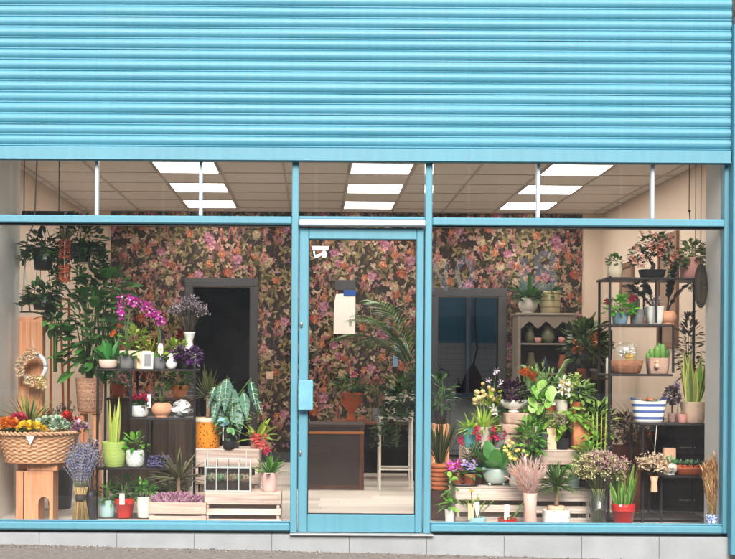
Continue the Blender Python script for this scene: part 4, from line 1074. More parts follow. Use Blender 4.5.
# white bird ornament
t, k = item('bird_ornament', 'white china bird ornament beside the purple leafed pot', 'ornament', 171.5, .57, z1)
mb = MB(); mb.loft([(2.5, 2.5, 0), (3.6, 3.4, .5), (5.4, 4.2, 3), (5.8, 4.4, 6), (4.2, 3.4, 9), (2.2, 2.2, 11), (1.9, 1.9, 12)], 2, 20)
mb.ball((-.8, -.5, 13.2), 2.5, 0, 12); mb.leaf((3, 0, 5), (1, 0, .55), 6, 3.4, -.2, 'oval', 0, .5); mb.tube([(-2.8, -.6, 13), (-4.6, -.8, 12.6)], .6, .15)
mb.build('bird', WGLAZE, t, k)
potted('potted_plant', 'dark purple oxalis spilling over a pot at the right end of the top shelf', 'potted plant', 187, .62, z1, ('taper', 8, 6.5, 11, DKPOT),
       [('foliage', lambda mb: bush(mb, 130, 15, 10, 8, 4, 7, 6, 'spat', .8, 0, 1, 14), [leafm('oxalis_leaf', '#3a1a48', '#75458c', .2), PURP])])
potted('dried_bouquet', 'grey lilac dried flowers in a white fluted vase above the oxalis', 'dried bouquet', 189, .78, z1, None,
       [('vase', lambda mb: mb.loft([(5, 5, 0), (6, 6, 1), (7, 7, 14), (4, 4, 24), (3.4, 3.4, 28), (5.6, 5.6, 35), (6, 6, 37), (5.2, 5.2, 37), (3, 3, 29)], 2, 24, wob=.03), [WGLAZE]),
        ('stem', lambda mb: sprays(mb, 46, 40, 18, 'mist', 0, 1, 32, 2, tl=4.5, bl=2.0, den=10), [DRYG, DRYK])])
potted('potted_plant', 'dark red blooms and bright green leaves behind the white bird ornament', 'potted plant', 175, .74, z1, ('taper', 7, 6, 12, DKPOT),
       [('foliage', lambda mb: bush(mb, 60, 10, 7, 9, 10, 7, 4, 'oval', .5, 0, 1, 8), [G_LIME, ST]),
        ('blossom', lambda mb: [mb.bloom((5+rv(-3, 3), -3, 25+rv(-3, 3)), (rv(-.3, .3), -1, .4), 4.2, 0, None, 8, .5) for i in range(5)], [DRED]),
        ('stem', lambda mb: mb.tube([(0, 0, 0), (3, -1, 14), (5, -3, 24)], .5), [ST])])
potted('potted_plant', 'feathery yellow-green plant between the two grey tins', 'potted plant', 150, .76, z1, ('taper', 7, 6, 10, TINTW),
       [('foliage', lambda mb: (rosette(mb, 40, 24, 2, (.5, 1.5), .5), bush(mb, 40, 13, 6, 9, 18, 5, 2, 'lance', .4)), [leafm('yellow_green_leaf', '#6b7a2a', '#a8b84a', .25)])])
# second shelf
potted('cyclamen', 'magenta cyclamen in a white patterned bowl on the second shelf', 'potted plant', 140, .64, z2, ('bowl', 9, 7, 11.5, spotm('white_scale', '#dfe2e2', '#b9c2c6', 95, .25, .4, .3)),
       [('foliage', lambda mb: bush(mb, 50, 9, 7, 4, 2, 6, 5, 'heart', .7), [G_DARK]),
        ('blossom', lambda mb: [mb.bloom((rv(-9, 9), rv(-5, 3), rv(6, 12)), (rv(-.6, .6), rv(-1, 0), .8), 4, 0, None, 5, .8) for i in range(18)], [HOT])])
card('white ribbon tag on the cyclamen bowl', 149, .60, z2+10/S(.6), 3.5, 13, TAGW, name='ribbon_tag', cat='tag')
potted('potted_plant', 'round peach clay pot with a wispy stalk on the second shelf', 'potted plant', 162, .64, z2, ('ball', 9.3, 7, 16, PEACH),
       [('foliage', lambda mb: (sprays(mb, 9, 22, 11, 'mist', 0, 1, 0, 2, tl=3, bl=2, den=5), bush(mb, 16, 9, 5, 3, 2, 5, 3)), [G_DARK, ST])])
t, k = item('rose_ornament', 'white china rose shaped ornament at the right end of the second shelf', 'ornament', 182, .64, z2)
mb = MB(); mb.ball((0, 0, 8.2), 8.6, 0, 18, .5, .95)
for i in range(46):
    d = dirv(rv(0, 6.3), math.asin(rv(-.6, 1))); a = d.cross(Vector((rv(-1, 1), rv(-1, 1), rv(-1, 1)))).normalized(); mb.leaf(Vector((0, 0, 8.4))+d*8.0-a*3, a+d*.25, 6.5, 6, .1, 'oval', 0, .5, ns=4, fold=-.2)
mb.build('rose', mat('white_china', '#d5dadb', .25, var=.05, coat=.4), t, k)
# third shelf
potted('snake_plant', 'lime green snake plant in a rippled lime pot on the third shelf', 'potted plant', 114, .64, z3, ('taper', 12.6, 10.5, 25, LIME),
       [('foliage', lambda mb: blades(mb, 7, 50, 7.0, 5, 0, 1, .10, .6), [leafm('lime_sans', '#8fb24a', '#c4d878', .2), G_YEL])])
potted('potted_plant', 'small green plant in a dappled white bowl beside the lime pot', 'potted plant', 135.5, .64, z3, ('bowl', 10, 7.5, 17, spotm('white_dapple', '#dde3e2', '#a9bfba', 60, .3, .4)),
       [('foliage', lambda mb: bush(mb, 60, 11, 8, 10, 8, 8, 4.5, 'oval', .6, 0, 1, 8), [leafm('bright_leaf', '#3f8a2a', '#86c24a', .25), ST])])
t, k = item('lavender_bundle', 'dark dried lavender bundle lying on the third shelf', 'dried flowers', 157, .62, z3)
mb = MB()
for i in range(110):
    a = rv(-.3, .5); mb.tube([(-8+rv(-2, 2), rv(-4, 4), rv(1, 5)), (rv(-2, 2), rv(-6, 4), rv(1, 10)), (9+rv(-4, 3), rv(-7, 4), rv(0, 13))], .3, .25, 1, 4)
    for j in range(5): mb.ball((rv(-9, 13), rv(-8, 4), rv(2, 12)*(.6+.4*math.cos(i))), rv(.8, 1.4), 0, 5)
mb.build('lavender', [DLAV, DRYK], t, k)
# bottom shelf
potted('potted_plant', 'spiky green plant in a pale teal pot on the bottom shelf', 'potted plant', 107, .60, z4, ('taper', 9, 7.5, 17, PTEAL),
       [('foliage', lambda mb: bush(mb, 60, 11, 8, 10, 8, 9, 3, 'lance', .5, 0, 1, 8), [G_MID, ST])])
potted('potted_plant', 'green plant in a red pot on the bottom shelf', 'potted plant', 124.5, .58, z4, ('rim', 10, 7.5, 19, REDP),
       [('foliage', lambda mb: bush(mb, 70, 12, 8, 15, 10, 10, 4, 'lance', .5, 0, 1, 8), [G_DARK, ST])])
t, k = item('plant_label', 'white plant tag standing in the red pot on the bottom shelf', 'label', 122, .50, z4+19/S(.5))
mb = MB(); mb.poly([(-2.5, -5), (2.5, -5), (2.5, 6), (-2.5, 6)], -.3, .3); mb.build('tag', TAGW, t, k)
potted('fern', 'fresh green fern in a tall white pot on the bottom shelf', 'potted plant', 144.5, .58, z4, ('taper', 8.5, 7, 21, WGLAZE),
       [('foliage', lambda mb: bush(mb, 110, 12, 8, 9, 7, 8, 3.2, 'lance', .8, 0, 1, 10), [leafm('fern_leaf', '#3a8a30', '#7fc455', .3), ST])])
potted('potted_plant', 'bushy green plant in a dark pot at the back of the bottom shelf', 'potted plant', 169, .76, z4, ('taper', 12, 9, 18, DKPOT),
       [('foliage', lambda mb: bush(mb, 120, 15, 9, 16, 14, 9, 5, 'oval', .6, 0, 1, 10), [leafm('deep_leaf', '#1f3d12', '#6a8a2c', .2), ST])])
# heather crate in front
def crate(label, px0, px1, d, depth, h_px, z=0, rows=4, m=PALEWOOD, gap=.34, name='wooden_crate', cat='crate', post=True):
    t, k = item(name, label, cat, (px0+px1)/2, d, z, None); w = (px1-px0)/2; D = depth/k; ph = h_px/rows
    mb = MB()
    for r in range(rows):
        a = r*ph+.3; b = (r+1)*ph-ph*gap if r < rows-1 else h_px
        if rows == 1: a, b = 0, h_px
        for y0, y1 in ((0, 1.6),): mb.box(-w+rv(0, .5), w-rv(0, .5), y0, y1, a+rv(-.2, .2)+.2, b+rv(-.3, 0), 0, rnd.random(), .3)
        for x0, x1 in ((-w, -w+1.5), (w-1.5, w)): mb.box(x0+.2*(x0 < 0), x1-.2*(x0 > 0), 1.7, D-1.7, a+.2, b-.2, 0, rnd.random(), .3)
    mb.build('slats', m, t, k)
    if post:
        for x in (-w+1.6, w-4.6):
            for y in (1.7, D-4.7):
                mb = MB(); mb.box(x, x+3, y, y+3, .2, h_px-.8, bev=.2); mb.build('corner_post', m, t, k)
    mb = MB(); mb.box(-w+1.6, w-1.6, 1.7, D-1.7, .6, 1.8); mb.build('bottom_board', m, t, k)
    mb = MB(); mb.box(-w+.1, w-.1, D-1.6, D, .2, h_px-.1, 0, .2); mb.build('shading_back_board', m, t, k)  # added solid board closes the crate so the slat gaps go dark
    return t, k, h_px*k
def lid(t, k, w, D, h, m=PALEWOOD, n=4):
    mb = MB(); s = D/n
    for i in range(n): mb.box(-w, w, i*s+.15, (i+1)*s-.15, h+.05, h+1.6, 0, rnd.random(), .3)
    mb.build('top_boards', m, t, k)
crate('small pink wooden crate planted with heather on the window floor', 149, 206, .16, .16, 24, 0, 2, STUMPW, .12)
t, k = item('heather_plant', 'mauve heather filling the small pink crate', 'heather', 177, .24, 17/S(.2))
mb = MB(); sprays(mb, 420, 17, 27, 'spike', 0, 1, 0, 22, tl=8, bl=1.15, den=5, hv=.5, flat=.32, thick=.2); mb.build('heather', [leafm('heather_tip', '#84556f', '#bd93a8', .15, .8), DRYK], t, k)
mb = MB(); bush(mb, 90, 24, 7, 4, 4, 5, 1.6, 'lance', .3); mb.build('foliage', G_OLIVE, t, k)
potted('dracaena', 'dark spiky dracaena with a bare trunk rising behind the heather crate', 'potted plant', 178, .40, 0, ('taper', 12, 9, 14, DKPOT),
       [('trunk', lambda mb: mb.tube([(0, 0, 0), (.6, 0, 16), (0, 0, 33)], 2.2, 1.7, 0, 10), [TRUNK]),
        ('foliage', lambda mb: rosette(mb, 44, 34, 3.0, (.0, 1.5), .5, 'lance', 0, 31, 1), [leafm('dusky_blade', '#3b3a2a', '#7c7a58', .15)])])
# big crates
t, k, hA = crate('taller pale slatted crate carrying the alocasia and orange pot', 193, 259, .56, .34, ZW(449, .56, 226)*S(.56)-1.7, 0, 4, gap=.42)
lid(t, k, 33, .34/k, ZW(449, .56, 226)/k-1.7); zA = ZW(449, .56, 226)+.001
t, k, hB = crate('lower pale slatted crate in front carrying the glass terrarium', 204, 281, .22, .30, ZW(493, .22, 240)*S(.22)-1.7, 0, 3)
lid(t, k, 38.5, .30/k, ZW(493, .22, 240)/k-1.7); zB = ZW(493, .22, 240)+.001
potted('dracaena', 'spiky dracaena in an orange patterned pot on the taller crate', 'potted plant', 207.5, .70, zA, ('taper', 13.8, 12.2, 27, spotm('orange_leaf_print', '#d98c2c', '#4a2a1a', 42, .22, .45)),
       [('trunk', lambda mb: mb.tube([(0, 0, 0), (.8, 0, 14), (.2, 0, 30)], 2.6, 2.1, 0, 10), [TRUNK]),
        ('foliage', lambda mb: rosette(mb, 46, 33, 3.0, (-.1, 1.5), .45, 'lance', 0, 28, 1.2), [leafm('olive_blade', '#37401f', '#7d8050', .18)]),
        ('rim', lambda mb: mb.loft([(13.9, 13.9, 3), (14.1, 14.1, 3.4), (14.1, 14.1, 7), (13.9, 13.9, 7.4)], 2, 32, cap0=False, cap1=False), [CREAM])])
ALO = leafm('alocasia_leaf', '#2a5a4c', '#5f9482', .15); VEIN = leafm('pale_vein', '#a9c2a4', '#cfdcc0', .1)
def aloc(mb):
    for (px, pz_, L, W, a) in ((px, pz_, L*.86, W*.84, a) for (px, pz_, L, W, a) in ((-13, 36, 34, 14, -.2), (-4, 52, 40, 17, -.05), (7, 34, 38, 16, .05), (20, 50, 36, 15, .3), (2, 42, 42, 16, 0), (13, 38, 32, 14, .2), (-9, 46, 30, 13, -.15), (-16, 44, 26, 12, -.4), (-10, 22, 22, 11, -.1), (9, 20, 24, 11, .1), (25, 34, 24, 11, .5))):
        top = Vector((px, -5-rv(0, 6), pz_)); d = Vector((math.sin(a)*.8, -.35, -1)); rows = 9
        mb.leaf(top, d, L, W, .2, 'heart', 0, None, 9, .12, tw=PI if False else rv(-.15, .15))
        dn = d.normalized(); sd = dn.cross(Vector((0, -1, 0))).normalized(); nn = Vector((0, -1.3, 0))
        mb.tube([top+nn, top+dn*L*.5+nn, top+dn*L*.95+nn*.6], .55, .2, 1, 4)
        for j in range(5):
            f = .08+.16*j; w = W/2*((.35+.65*f/.25) if f < .25 else ((1-f)/.75)**.75)*.9
            for s in (-1, 1): mb.tube([top+dn*L*f+nn, top+dn*L*(f+.10 if j else f-.02)+sd*s*w+nn*.5], .3, .12, 1, 4)
        mb.tube([(0, 0, 0), Vector((px*.3, 2, pz_*.7)), top+Vector((0, 2, 3)), top], .9, .6, 2, 5)
potted('alocasia', 'alocasia with dark shield leaves and white veins in a dark pot on the crate', 'potted plant', 231, .66, zA, ('taper', 10, 8, 20, mat('smoky_pot', '#3c3f40', .3)),
       [('foliage', aloc, [ALO, VEIN, ST])])
potted('begonia', 'spotted light green hanging leaf plant below the alocasia leaves', 'potted plant', 229, .58, zA, ('taper', 7, 6, 8, DKPOT),
       [('foliage', lambda mb: (rosette(mb, 5, 6, 2, (.9, 1.4), .1), bush(mb, 60, 9, 6, 19, 20, 10, 5, 'lance', 1.6, 0, 1, 6)), [spotm('spotted_leaf', '#4c8a4a', '#c6e0b8', 260, .3, .45), ST])])
t, k = item('plant_label', 'pale blue oval plant label on a stick beside the orange pot', 'label', 223, .57, zA)
mb = MB(); mb.poly([(6*math.cos(a), 27+4.2*math.sin(a)) for a in [i*2*PI/18 for i in range(18)]], -.5, .5); mb.build('tag', mat('sky_blue_tag', '#8fc4dc', .5), t, k)
mb = MB(); mb.box(-.5, .5, -.4, .4, 0, 23); mb.build('stick', TAGW, t, k)
potted('bromeliad', 'pink and red flowering plant with yellow-green leaves at the right of the crate', 'potted plant', 257, .68, zA, ('taper', 7, 6, 9, PINKP),
       [('foliage', lambda mb: (rosette(mb, 14, 26, 5, (.2, 1.4), .8, 'lance'), bush(mb, 16, 10, 5, 9, 22, 10, 4, 'lance')), [leafm('yellowish_leaf', '#6f9a2c', '#b3c850', .3)]),
        ('blossom', lambda mb: [mb.bloom((rv(-4, 10), -7-rv(0, 4), rv(-6, 8)), (rv(-.4, .4), -1, .3), 4, 0, None, 6, .5) for i in range(14)], [leafm('coral_pink', '#d03a3a', '#f09a98', .2)])])
# terrarium
t, k = item('glass_terrarium', 'house shaped glass terrarium with leaded frame planted with small succulents', 'terrarium', 227.5, .30, zB)
w, hh, D = 22.5, 24, 16
LEAD = mat('lead_frame', '#c3cccc', .45, .3, var=.1)
mb = MB()
for x in (-w, w):
    for y in (0, D): mb.bar((x, y, 0), (x, y, hh), 1.3)
for z in (.6, hh):
    for y in (0, D): mb.bar((-w-.6, y, z), (w+.6, y, z), 1.2)
    for x in (-w, w): mb.bar((x, 0, z), (x, D, z), 1.2)
for x in (-w/2, 0, w/2): mb.bar((x, 0, 1), (x, 0, hh), .9)
for x in (-w, -w/2, 0, w/2, w): mb.bar((x, 0, hh), (x, D/2, hh+8), .9); mb.bar((x, D, hh), (x, D/2, hh+8), .9)
mb.bar((-w-.6, D/2, hh+8), (w+.6, D/2, hh+8), 1.2)
mb.build('lead_frame', LEAD, t, k)
mb = MB(); mb.bar((-w+2, 3, hh), (-w+2, 3, hh+17), .9); mb.bar((w-4, 3, hh), (w-4, 3, hh+17), .9); mb.bar((-w+1.5, 3, hh+9), (w-3.5, 3, hh+9), 1.1); mb.build('handle', LEAD, t, k)
mb = MB(); mb.box(-w+.7, w-.7, .8, 1.0, 1.3, hh-.7); mb.box(-w+.7, w-.7, D-1, D-.8, 1.3, hh-.7); mb.build('glass', GLASS, t, k)
mb = MB(); mb.box(-w+.8, w-.8, 1.3, D-1.2, .2, 9, bev=.8); mb.build('soil', SOIL, t, k)
mb = MB((0, 0, 9))
for i in range(40):
    c = (rv(-w+4, w-4), rv(4, D-4), 0); rosette(mb, 10, 9, 3.2, (.3, 1.4), .1, 'oval', i % 2, 0, .6, ns=3, c=c[:2])
mb.build('succulent_planting', [SUCC, leafm('dry_pinkish', '#b8a08a', '#dcc4ae', .2)], t, k)
potted('potted_plant', 'pink flowered green plant in a pale pink speckled pot on the lower crate', 'potted plant', 269.5, .34, zB, ('taper', 8.4, 6.6, 19, PNKW),
       [('foliage', lambda mb: rosette(mb, 24, 24, 4.4, (.3, 1.5), .5), [G_MID]),
        ('blossom', lambda mb: [mb.bloom((rv(-5, 3), -2+rv(-2, 2), rv(18, 27)), (rv(-.4, .4), -1, .5), 3.6, 0, None, 5, .4) for i in range(5)], [HOT]),
        ('stem', lambda mb: [mb.tube([(0, 0, 0), (x, -1, 12), (x*1.6, -2, 24)], .4) for x in (-2, 1)], [ST])])
# ================================================================== MIDDLE OF THE SHOP
# desk behind the door
t = thing('wooden_desk', 'dark reddish wooden desk behind the shop door', 'desk', (XW(328, 2.62, .3), 2.62, 0)); k = 1/S(2.62)
zd = ZW(424, 2.62, 335)/k; w = 36
mb = MB(); mb.box(-w-1, w+1, -1, 56, zd-4, zd, bev=.6); mb.build('desk_top', woodm('red_brown_wood', '#1a0d09', '#351a11', 0), t, k)
mb = MB(); mb.box(-w, w, -1.5, -.9, zd-10, zd-7.5, bev=.2); mb.build('brass_strip', mat('copper_strip', '#a8683c', .4, .5), t, k)
mb = MB(); mb.box(-w+3, w-4, 0, 1.5, 5, zd-4.2); mb.build('front_panel', woodm('near_black_wood', '#140c09', '#2a1a13', 0), t, k)
for x in (-w, w-5):
    for y in (-.6, 50):
        mb = MB(); mb.box(x, x+5, y, y+5, 0, zd-4.1, bev=.4); mb.build('leg', woodm('red_brown_leg', '#34170f', '#5d2d1e', 2), t, k)
mb = MB(); mb.box(-w+5.1, w-5.1, -.2, 3, 1, 5); mb.build('plinth_rail', DWOOD, t, k)
# wide back table
t = thing('long_table', 'low brown table behind the desk carrying the terracotta urn and white planter', 'table', (XW(365, 3.5, .5), 3.5, 0)); k = 1/S(3.5); zt_ = ZW(421, 3.5, 365); h = zt_/k
mb = MB(); mb.box(-32, 52, -2, 44, h-3.5, h, bev=.5); mb.build('table_top', woodm('mid_brown_wood', '#5a2c1a', '#8a4f30', 0), t, k)
for x in (-30, 46):
    for y in (0, 38):
        mb = MB(); mb.box(x, x+4, y, y+4, 0, h-3.6, bev=.4); mb.build('leg', DWOOD, t, k)
mb = MB(); mb.box(-26, 46, 36, 38, 4, h-4); mb.build('back_panel', DARKWALL, t, k)
zt_ += .001
potted('potted_plant', 'terracotta urn on a foot with a dark green plant seen through the door', 'potted plant', 351, 3.55, zt_, None,
       [('pot', lambda mb: mb.loft([(5.5, 5.5, 0), (6, 6, 1), (3, 3, 5), (2.6, 2.6, 8), (5, 5, 11), (10, 10, 17), (11, 11, 25), (12.6, 12.6, 26), (12.6, 12.6, 28), (11, 11, 28), (10, 10, 24)], 2, 32), [mat('orange_urn', '#b8562a', .6, var=.12)]),
        ('foliage', lambda mb: bush(mb, 170, 17, 12, 10, 34, 9, 2.6, 'lance', .8, 0, 1, 10, base=26), [G_DARK, ST]),
        ('blossom', lambda mb: [mb.bloom((rv(-4, 6), -3, rv(45, 50)), (rv(-.4, .4), -1, .4), 4, 0, None, 6, .4) for i in range(4)], [PINK])])
potted('vase_of_stems', 'small grey vase with pink stems between the urn and white planter', 'vase', 376, 3.55, zt_, ('taper', 4.5, 5, 13, GREYPOT),
       [('foliage', lambda mb: sprays(mb, 12, 34, 9, 'rose', 0, 1, 0, 1.5, bl=4), [leafm('dusty_pink_petal', '#b4756a', '#dba796', .2), ST])])
potted('potted_plant', 'square white planter with dark leaves seen at the right of the door', 'potted plant', 399, 3.55, zt_, ('taper', 15, 14, 27, mat('white_planter', '#cdc6bd', .5), 6.0),
       [('foliage', lambda mb: bush(mb, 90, 16, 12, 14, 10, 10, 5, 'oval', .7, 0, 1, 9), [G_DARK, ST])])
# white wire plant stand with ivy
t = thing('plant_stand', 'white square tube plant stand on the floor behind the door glass', 'plant stand', (XW(396, 2.62, .3), 2.62, 0)); k = 1/S(2.62); h = ZW(417, 2.62, 396)/k
WM = mat('white_metal', '#c8c6be', .45)
for x in (-17, 15):
    for y in (0, 30):
        mb = MB(); mb.box(x, x+2, y, y+2, 0, h, bev=.2); mb.build('leg', WM, t, k)
mb = MB()
for z in (h-2, 20):
    mb.box(-15, 15, .1, 1.8, z, z+1.8); mb.box(-15, 15, 30.1, 31.8, z, z+1.8); mb.box(-16.9, -15.1, 2, 30, z, z+1.8); mb.box(15.1, 16.9, 2, 30, z, z+1.8)
mb.bar((-15, .5, h-10), (-8, .5, h-2), 1.2)
mb.build('frame', WM, t, k)
mb = MB(); mb.box(-15, 15, 2, 30, h-1.5, h-.2); mb.build('stand_top', WM, t, k)
potted('ivy', 'dark trailing ivy on the white plant stand behind the door', 'potted plant', 402, 2.72, h*k+.001, ('taper', 8, 6, 12, DKPOT),
       [('foliage', lambda mb: (bush(mb, 110, 16, 12, 12, 8, 9, 6, 'heart', .7, 0, 1, 8), trail(mb, 22, 9, 50, 8, 5.5, 0, 1)), [leafm('ivy_leaf', '#12260f', '#2f5222', .2), ST])])
# tall palm behind
potted('kentia_palm', 'tall dark kentia palm fanning against the wallpaper behind the door', 'palm', 417, 3.9, 0, ('taper', 12, 10, 104, CHAR),
       [('foliage', lambda mb: [frond(mb, (rv(-3, 3), rv(-3, 3), 0), dirv(2.2+(i%4)*.62+rv(-.1, .1), rv(1.1, 1.42)), rv(100, 132), 28, 24, 2.6, 1.9, 0, 1) for i in range(6)], [leafm('palm_leaf', '#20381a', '#557a3c', .2), ST])])
# pinned things on the wallpaper
def onwall(name, label, cat, x0, x1, y0, y1, m, dep=.012, d=YB-.03):
    t = thing(name, label, cat, (XW((x0+x1)/2, d, 1.3), d, ZW(y1, d, x0))); w = (x1-x0)/2/S(d); h = ZW(y0, d, x0)-ZW(y1, d, x0)
    return t, w, h
t, w, h = onwall('paper_roll', 'long white paper hanging from a blue clip on the wallpaper', 'paper', 333.5, 355, 293, 334, PAPER)
mb = MB(); n = 12
pts = [(-w, 0), (w, 0.0), (w, h), (-w*.8, h*.97), (-w*.95, h*.8), (-w, h*.4)]; mb.poly(pts, -.012, .004); mb.build('sheet', PAPER, t)
mb = MB(); mb.box(-.1*w, w*1.05, -.022, -.0125, h*.93, h*1.07, bev=.004); mb.build('clip', mat('blue_clip', '#1f4f9c', .4), t)
mb = MB(); mb.poly([(w*.55+.018*math.cos(a), h*.28+.05*math.sin(a)) for a in [i*.524 for i in range(12)]], -.0135, -.0122); mb.build('stamp', mat('grey_stamp', '#a9a59c', .7), t)
mb = MB(); mb.box(-w*.9, w, -.002, .004, h*1.07, h*1.32, bev=.001); mb.build('back_card', CHAR, t)
t, w, h = onwall('wall_card', 'pale blue-grey card on the wallpaper right of the long white paper', 'card', 394, 408, 343, 352, TAGW)
mb = MB(); mb.box(-w, w, -.006, .006, 0, h, bev=.002); mb.build('card', mat('pale_blue_card', '#93a9ac', .6), t)
t, w, h = onwall('wall_card', 'small upright blue card below the pale blue-grey card', 'card', 393, 398, 355, 367, TAGW)
mb = MB(); mb.box(-w, w, -.006, .006, 0, h, bev=.002); mb.build('card', mat('mid_blue_card', '#6f8fae', .6), t)
t, w, h = onwall('light_switch', 'beige light switch on the wallpaper right of the dark doorway', 'light switch', 266, 273.5, 371.5, 379, TAGW)
mb = MB(); mb.box(-w, w, -.012, .006, 0, h, bev=.003); mb.build('plate', mat('beige_plastic', '#cfae98', .4), t)
mb = MB(); mb.box(-w*.3, w*.3, -.02, -.0125, h*.35, h*.65, bev=.002); mb.build('rocker', CREAM, t)
# counter behind the left window
t = thing('shop_counter', 'dark wooden shop counter standing behind the left shelf unit', 'counter', (XW(150, 2.3, .5), 2.3, 0)); k = 1/S(2.3); h = ZW(398, 2.3, 150)/k
mb = MB(); mb.box(-42, 38, 0, 45, 3, h-3); mb.build('body', woodm('brown_grey_wood', '#2f2520', '#4d3f36', 2), t, k)
mb = MB(); mb.box(-44, 40, -2, 47, h-2.9, h, bev=.5); mb.build('counter_top', DWOOD, t, k)
for i in range(4):
    mb = MB(); mb.box(-40+i*19.5, -23+i*19.5, -1, -.1, 8, h-8, bev=.3); mb.build('panel', woodm('brown_grey_panel', '#3a2f29', '#5c4d42', 2), t, k)
for px, w_, hh_, m_, lab in ((118, 12, 14, TERRA, 'terracotta pot of greenery on the dark counter behind the cyclamen'), (180, 14, 12, ORGW, 'orange pot of greenery on the dark counter behind the rose ornament')):
    potted('potted_plant', lab, 'potted plant', px, 2.45, h*k+.001, ('taper', w_*.6, w_*.45, hh_, m_), [('foliage', lambda mb: bush(mb, 70, 12, 9, 10, 8, 8, 4, 'oval', .6, 0, 1, 6), [G_DARK, ST])])

# dresser with shelves
d = 5.15; t = thing('dresser', 'pale grey painted dresser with scalloped top and open shelves', 'dresser', (XW(546, d, 1), d, 0)); k = 1/S(d)
DR = mat('dresser_paint', '#82796f', .6, var=.08, scale=12); h = ZW(313.5, d, 546)/k
hb = ZW(405, d, 546)/k
mb = MB(); mb.box(-29, 29, 30, 31.5, hb, h-2); mb.build('back_panel', mat('dresser_back', '#4f4842', .7), t, k)
for x in (-28.5, 25.5):
    mb = MB(); mb.box(x, x+3, 0, 30, hb, h-2, bev=.2); mb.build('side_panel', DR, t, k)
mb = MB(); mb.box(-31, 31, -2, 32, h-2, h+.5, bev=.5); mb.build('cornice', DR, t, k)
sc_ = [(-25.4, h-2.2), (-25.4, h-14)]
for i in range(33):
    u = -25.4+50.8*i/32; sc_.append((u, h-11.5-3.2*math.cos(2*PI*i/32*3)))
sc_ += [(25.4, h-2.2)]
mb = MB(); mb.poly(sc_[:2]+sc_[2:], .2, 1.6); mb.build('scalloped_valance', DR, t, k)
for py in (343, 373):
    mb = MB(); z = ZW(py, d, 546)/k; mb.box(-25.4, 25.4, 1.8, 29.8, z-1.8, z); mb.build('shelf', DR, t, k)
mb = MB(); mb.box(-31, 31, -10, 32, 4, hb-2.2); mb.build('base_cabinet', DR, t, k)
mb = MB(); mb.box(-32, 32, -12, 32, hb-2, hb, bev=.4); mb.build('worktop', DR, t, k)
for x in (-15.5, 15.5):
    mb = MB(); mb.box(x-14, x+14, -11, -10.1, 7, hb-5, bev=.3); mb.build('door', DR, t, k)
def small(name, label, cat, px, d, z, rings, m, foli=None):
    t, k = item(name, label, cat, px, d, z); mb = MB(); mb.loft(rings, 2, 20); mb.build('vessel', m, t, k)
    if foli:
        mb = MB((0, 0, rings[-1][2])); foli(mb); mb.build('foliage', [G_OLIVE, ST], t, k)
zs1, zs2 = ZW(343, d, 546)+.002, ZW(373, d, 546)+.002
GREENV = mat('green_glass_vase', '#6f7558', .4)
small('vase', 'pale green jug at the left of the upper dresser shelf', 'vase', 530, 5.3, zs1, [(3.5, 3.5, 0), (5, 5, 4), (4, 4, 10), (2.6, 2.6, 13), (4, 4, 17), (3.4, 3.4, 16.5)], GREENV)
small('vase', 'wide pale green vase in the middle of the upper dresser shelf', 'vase', 548, 5.3, zs1, [(4, 4, 0), (7, 7, 5), (6, 6, 11), (4, 4, 14), (6, 6, 18), (5.4, 5.4, 17.5)], GREENV)
small('bowl', 'small pink bowl beside the green jug on the dresser', 'bowl', 538, 5.24, zs1, [(2, 2, 0), (3.4, 3.4, 2), (3.6, 3.6, 5), (3, 3, 5.3), (2.8, 2.8, 4.5)], PINKP)
small('bowl', 'small pink bowl at the right end of the upper dresser shelf', 'bowl', 562, 5.24, zs1, [(2, 2, 0), (3.4, 3.4, 2), (3.6, 3.6, 6), (3, 3, 6.3), (2.8, 2.8, 5.5)], PINKP)
small('bottle', 'dark blue bottle on the lower dresser shelf', 'bottle', 545, 5.3, zs2, [(3.5, 3.5, 0), (3.8, 3.8, 9), (1.6, 1.6, 13), (1.6, 1.6, 17), (1.2, 1.2, 17)], mat('dark_blue_glass', '#28364a', .2))
small('vase', 'tall olive vase on the lower dresser shelf left of the blue bottle', 'vase', 531, 5.3, zs2, [(4, 4, 0), (5, 5, 8), (3, 3, 18), (3.6, 3.6, 20), (3, 3, 20)], mat('olive_glaze', '#6d6a4a', .5))
small('vase', 'red clay vase at the right of the lower dresser shelf', 'vase', 563, 5.3, zs2, [(4, 4, 0), (5.4, 5.4, 8), (3.5, 3.5, 16), (4, 4, 18), (3.2, 3.2, 18)], TERRA)
zdt = h*k+.5*k+.001
potted('potted_plant', 'dark leafy plant in a white pot on top of the dresser', 'potted plant', 528, 5.3, zdt, ('ball', 8.5, 6, 17, TINTW), [('foliage', lambda mb: rosette(mb, 34, 27, 5, (.1, 1.4), .8), [G_DARK])])
potted('potted_plant', 'cream ridged tin with dark leaves on top of the dresser', 'potted plant', 550, 5.3, zdt, ('taper', 10.2, 9.6, 22, bandm('cream_ridge', [(0, '#b4aa84'), (.82, '#7d7556')], 13, .5)), [('foliage', lambda mb: rosette(mb, 26, 20, 4, (.0, 1.2), .9), [G_DARK])])
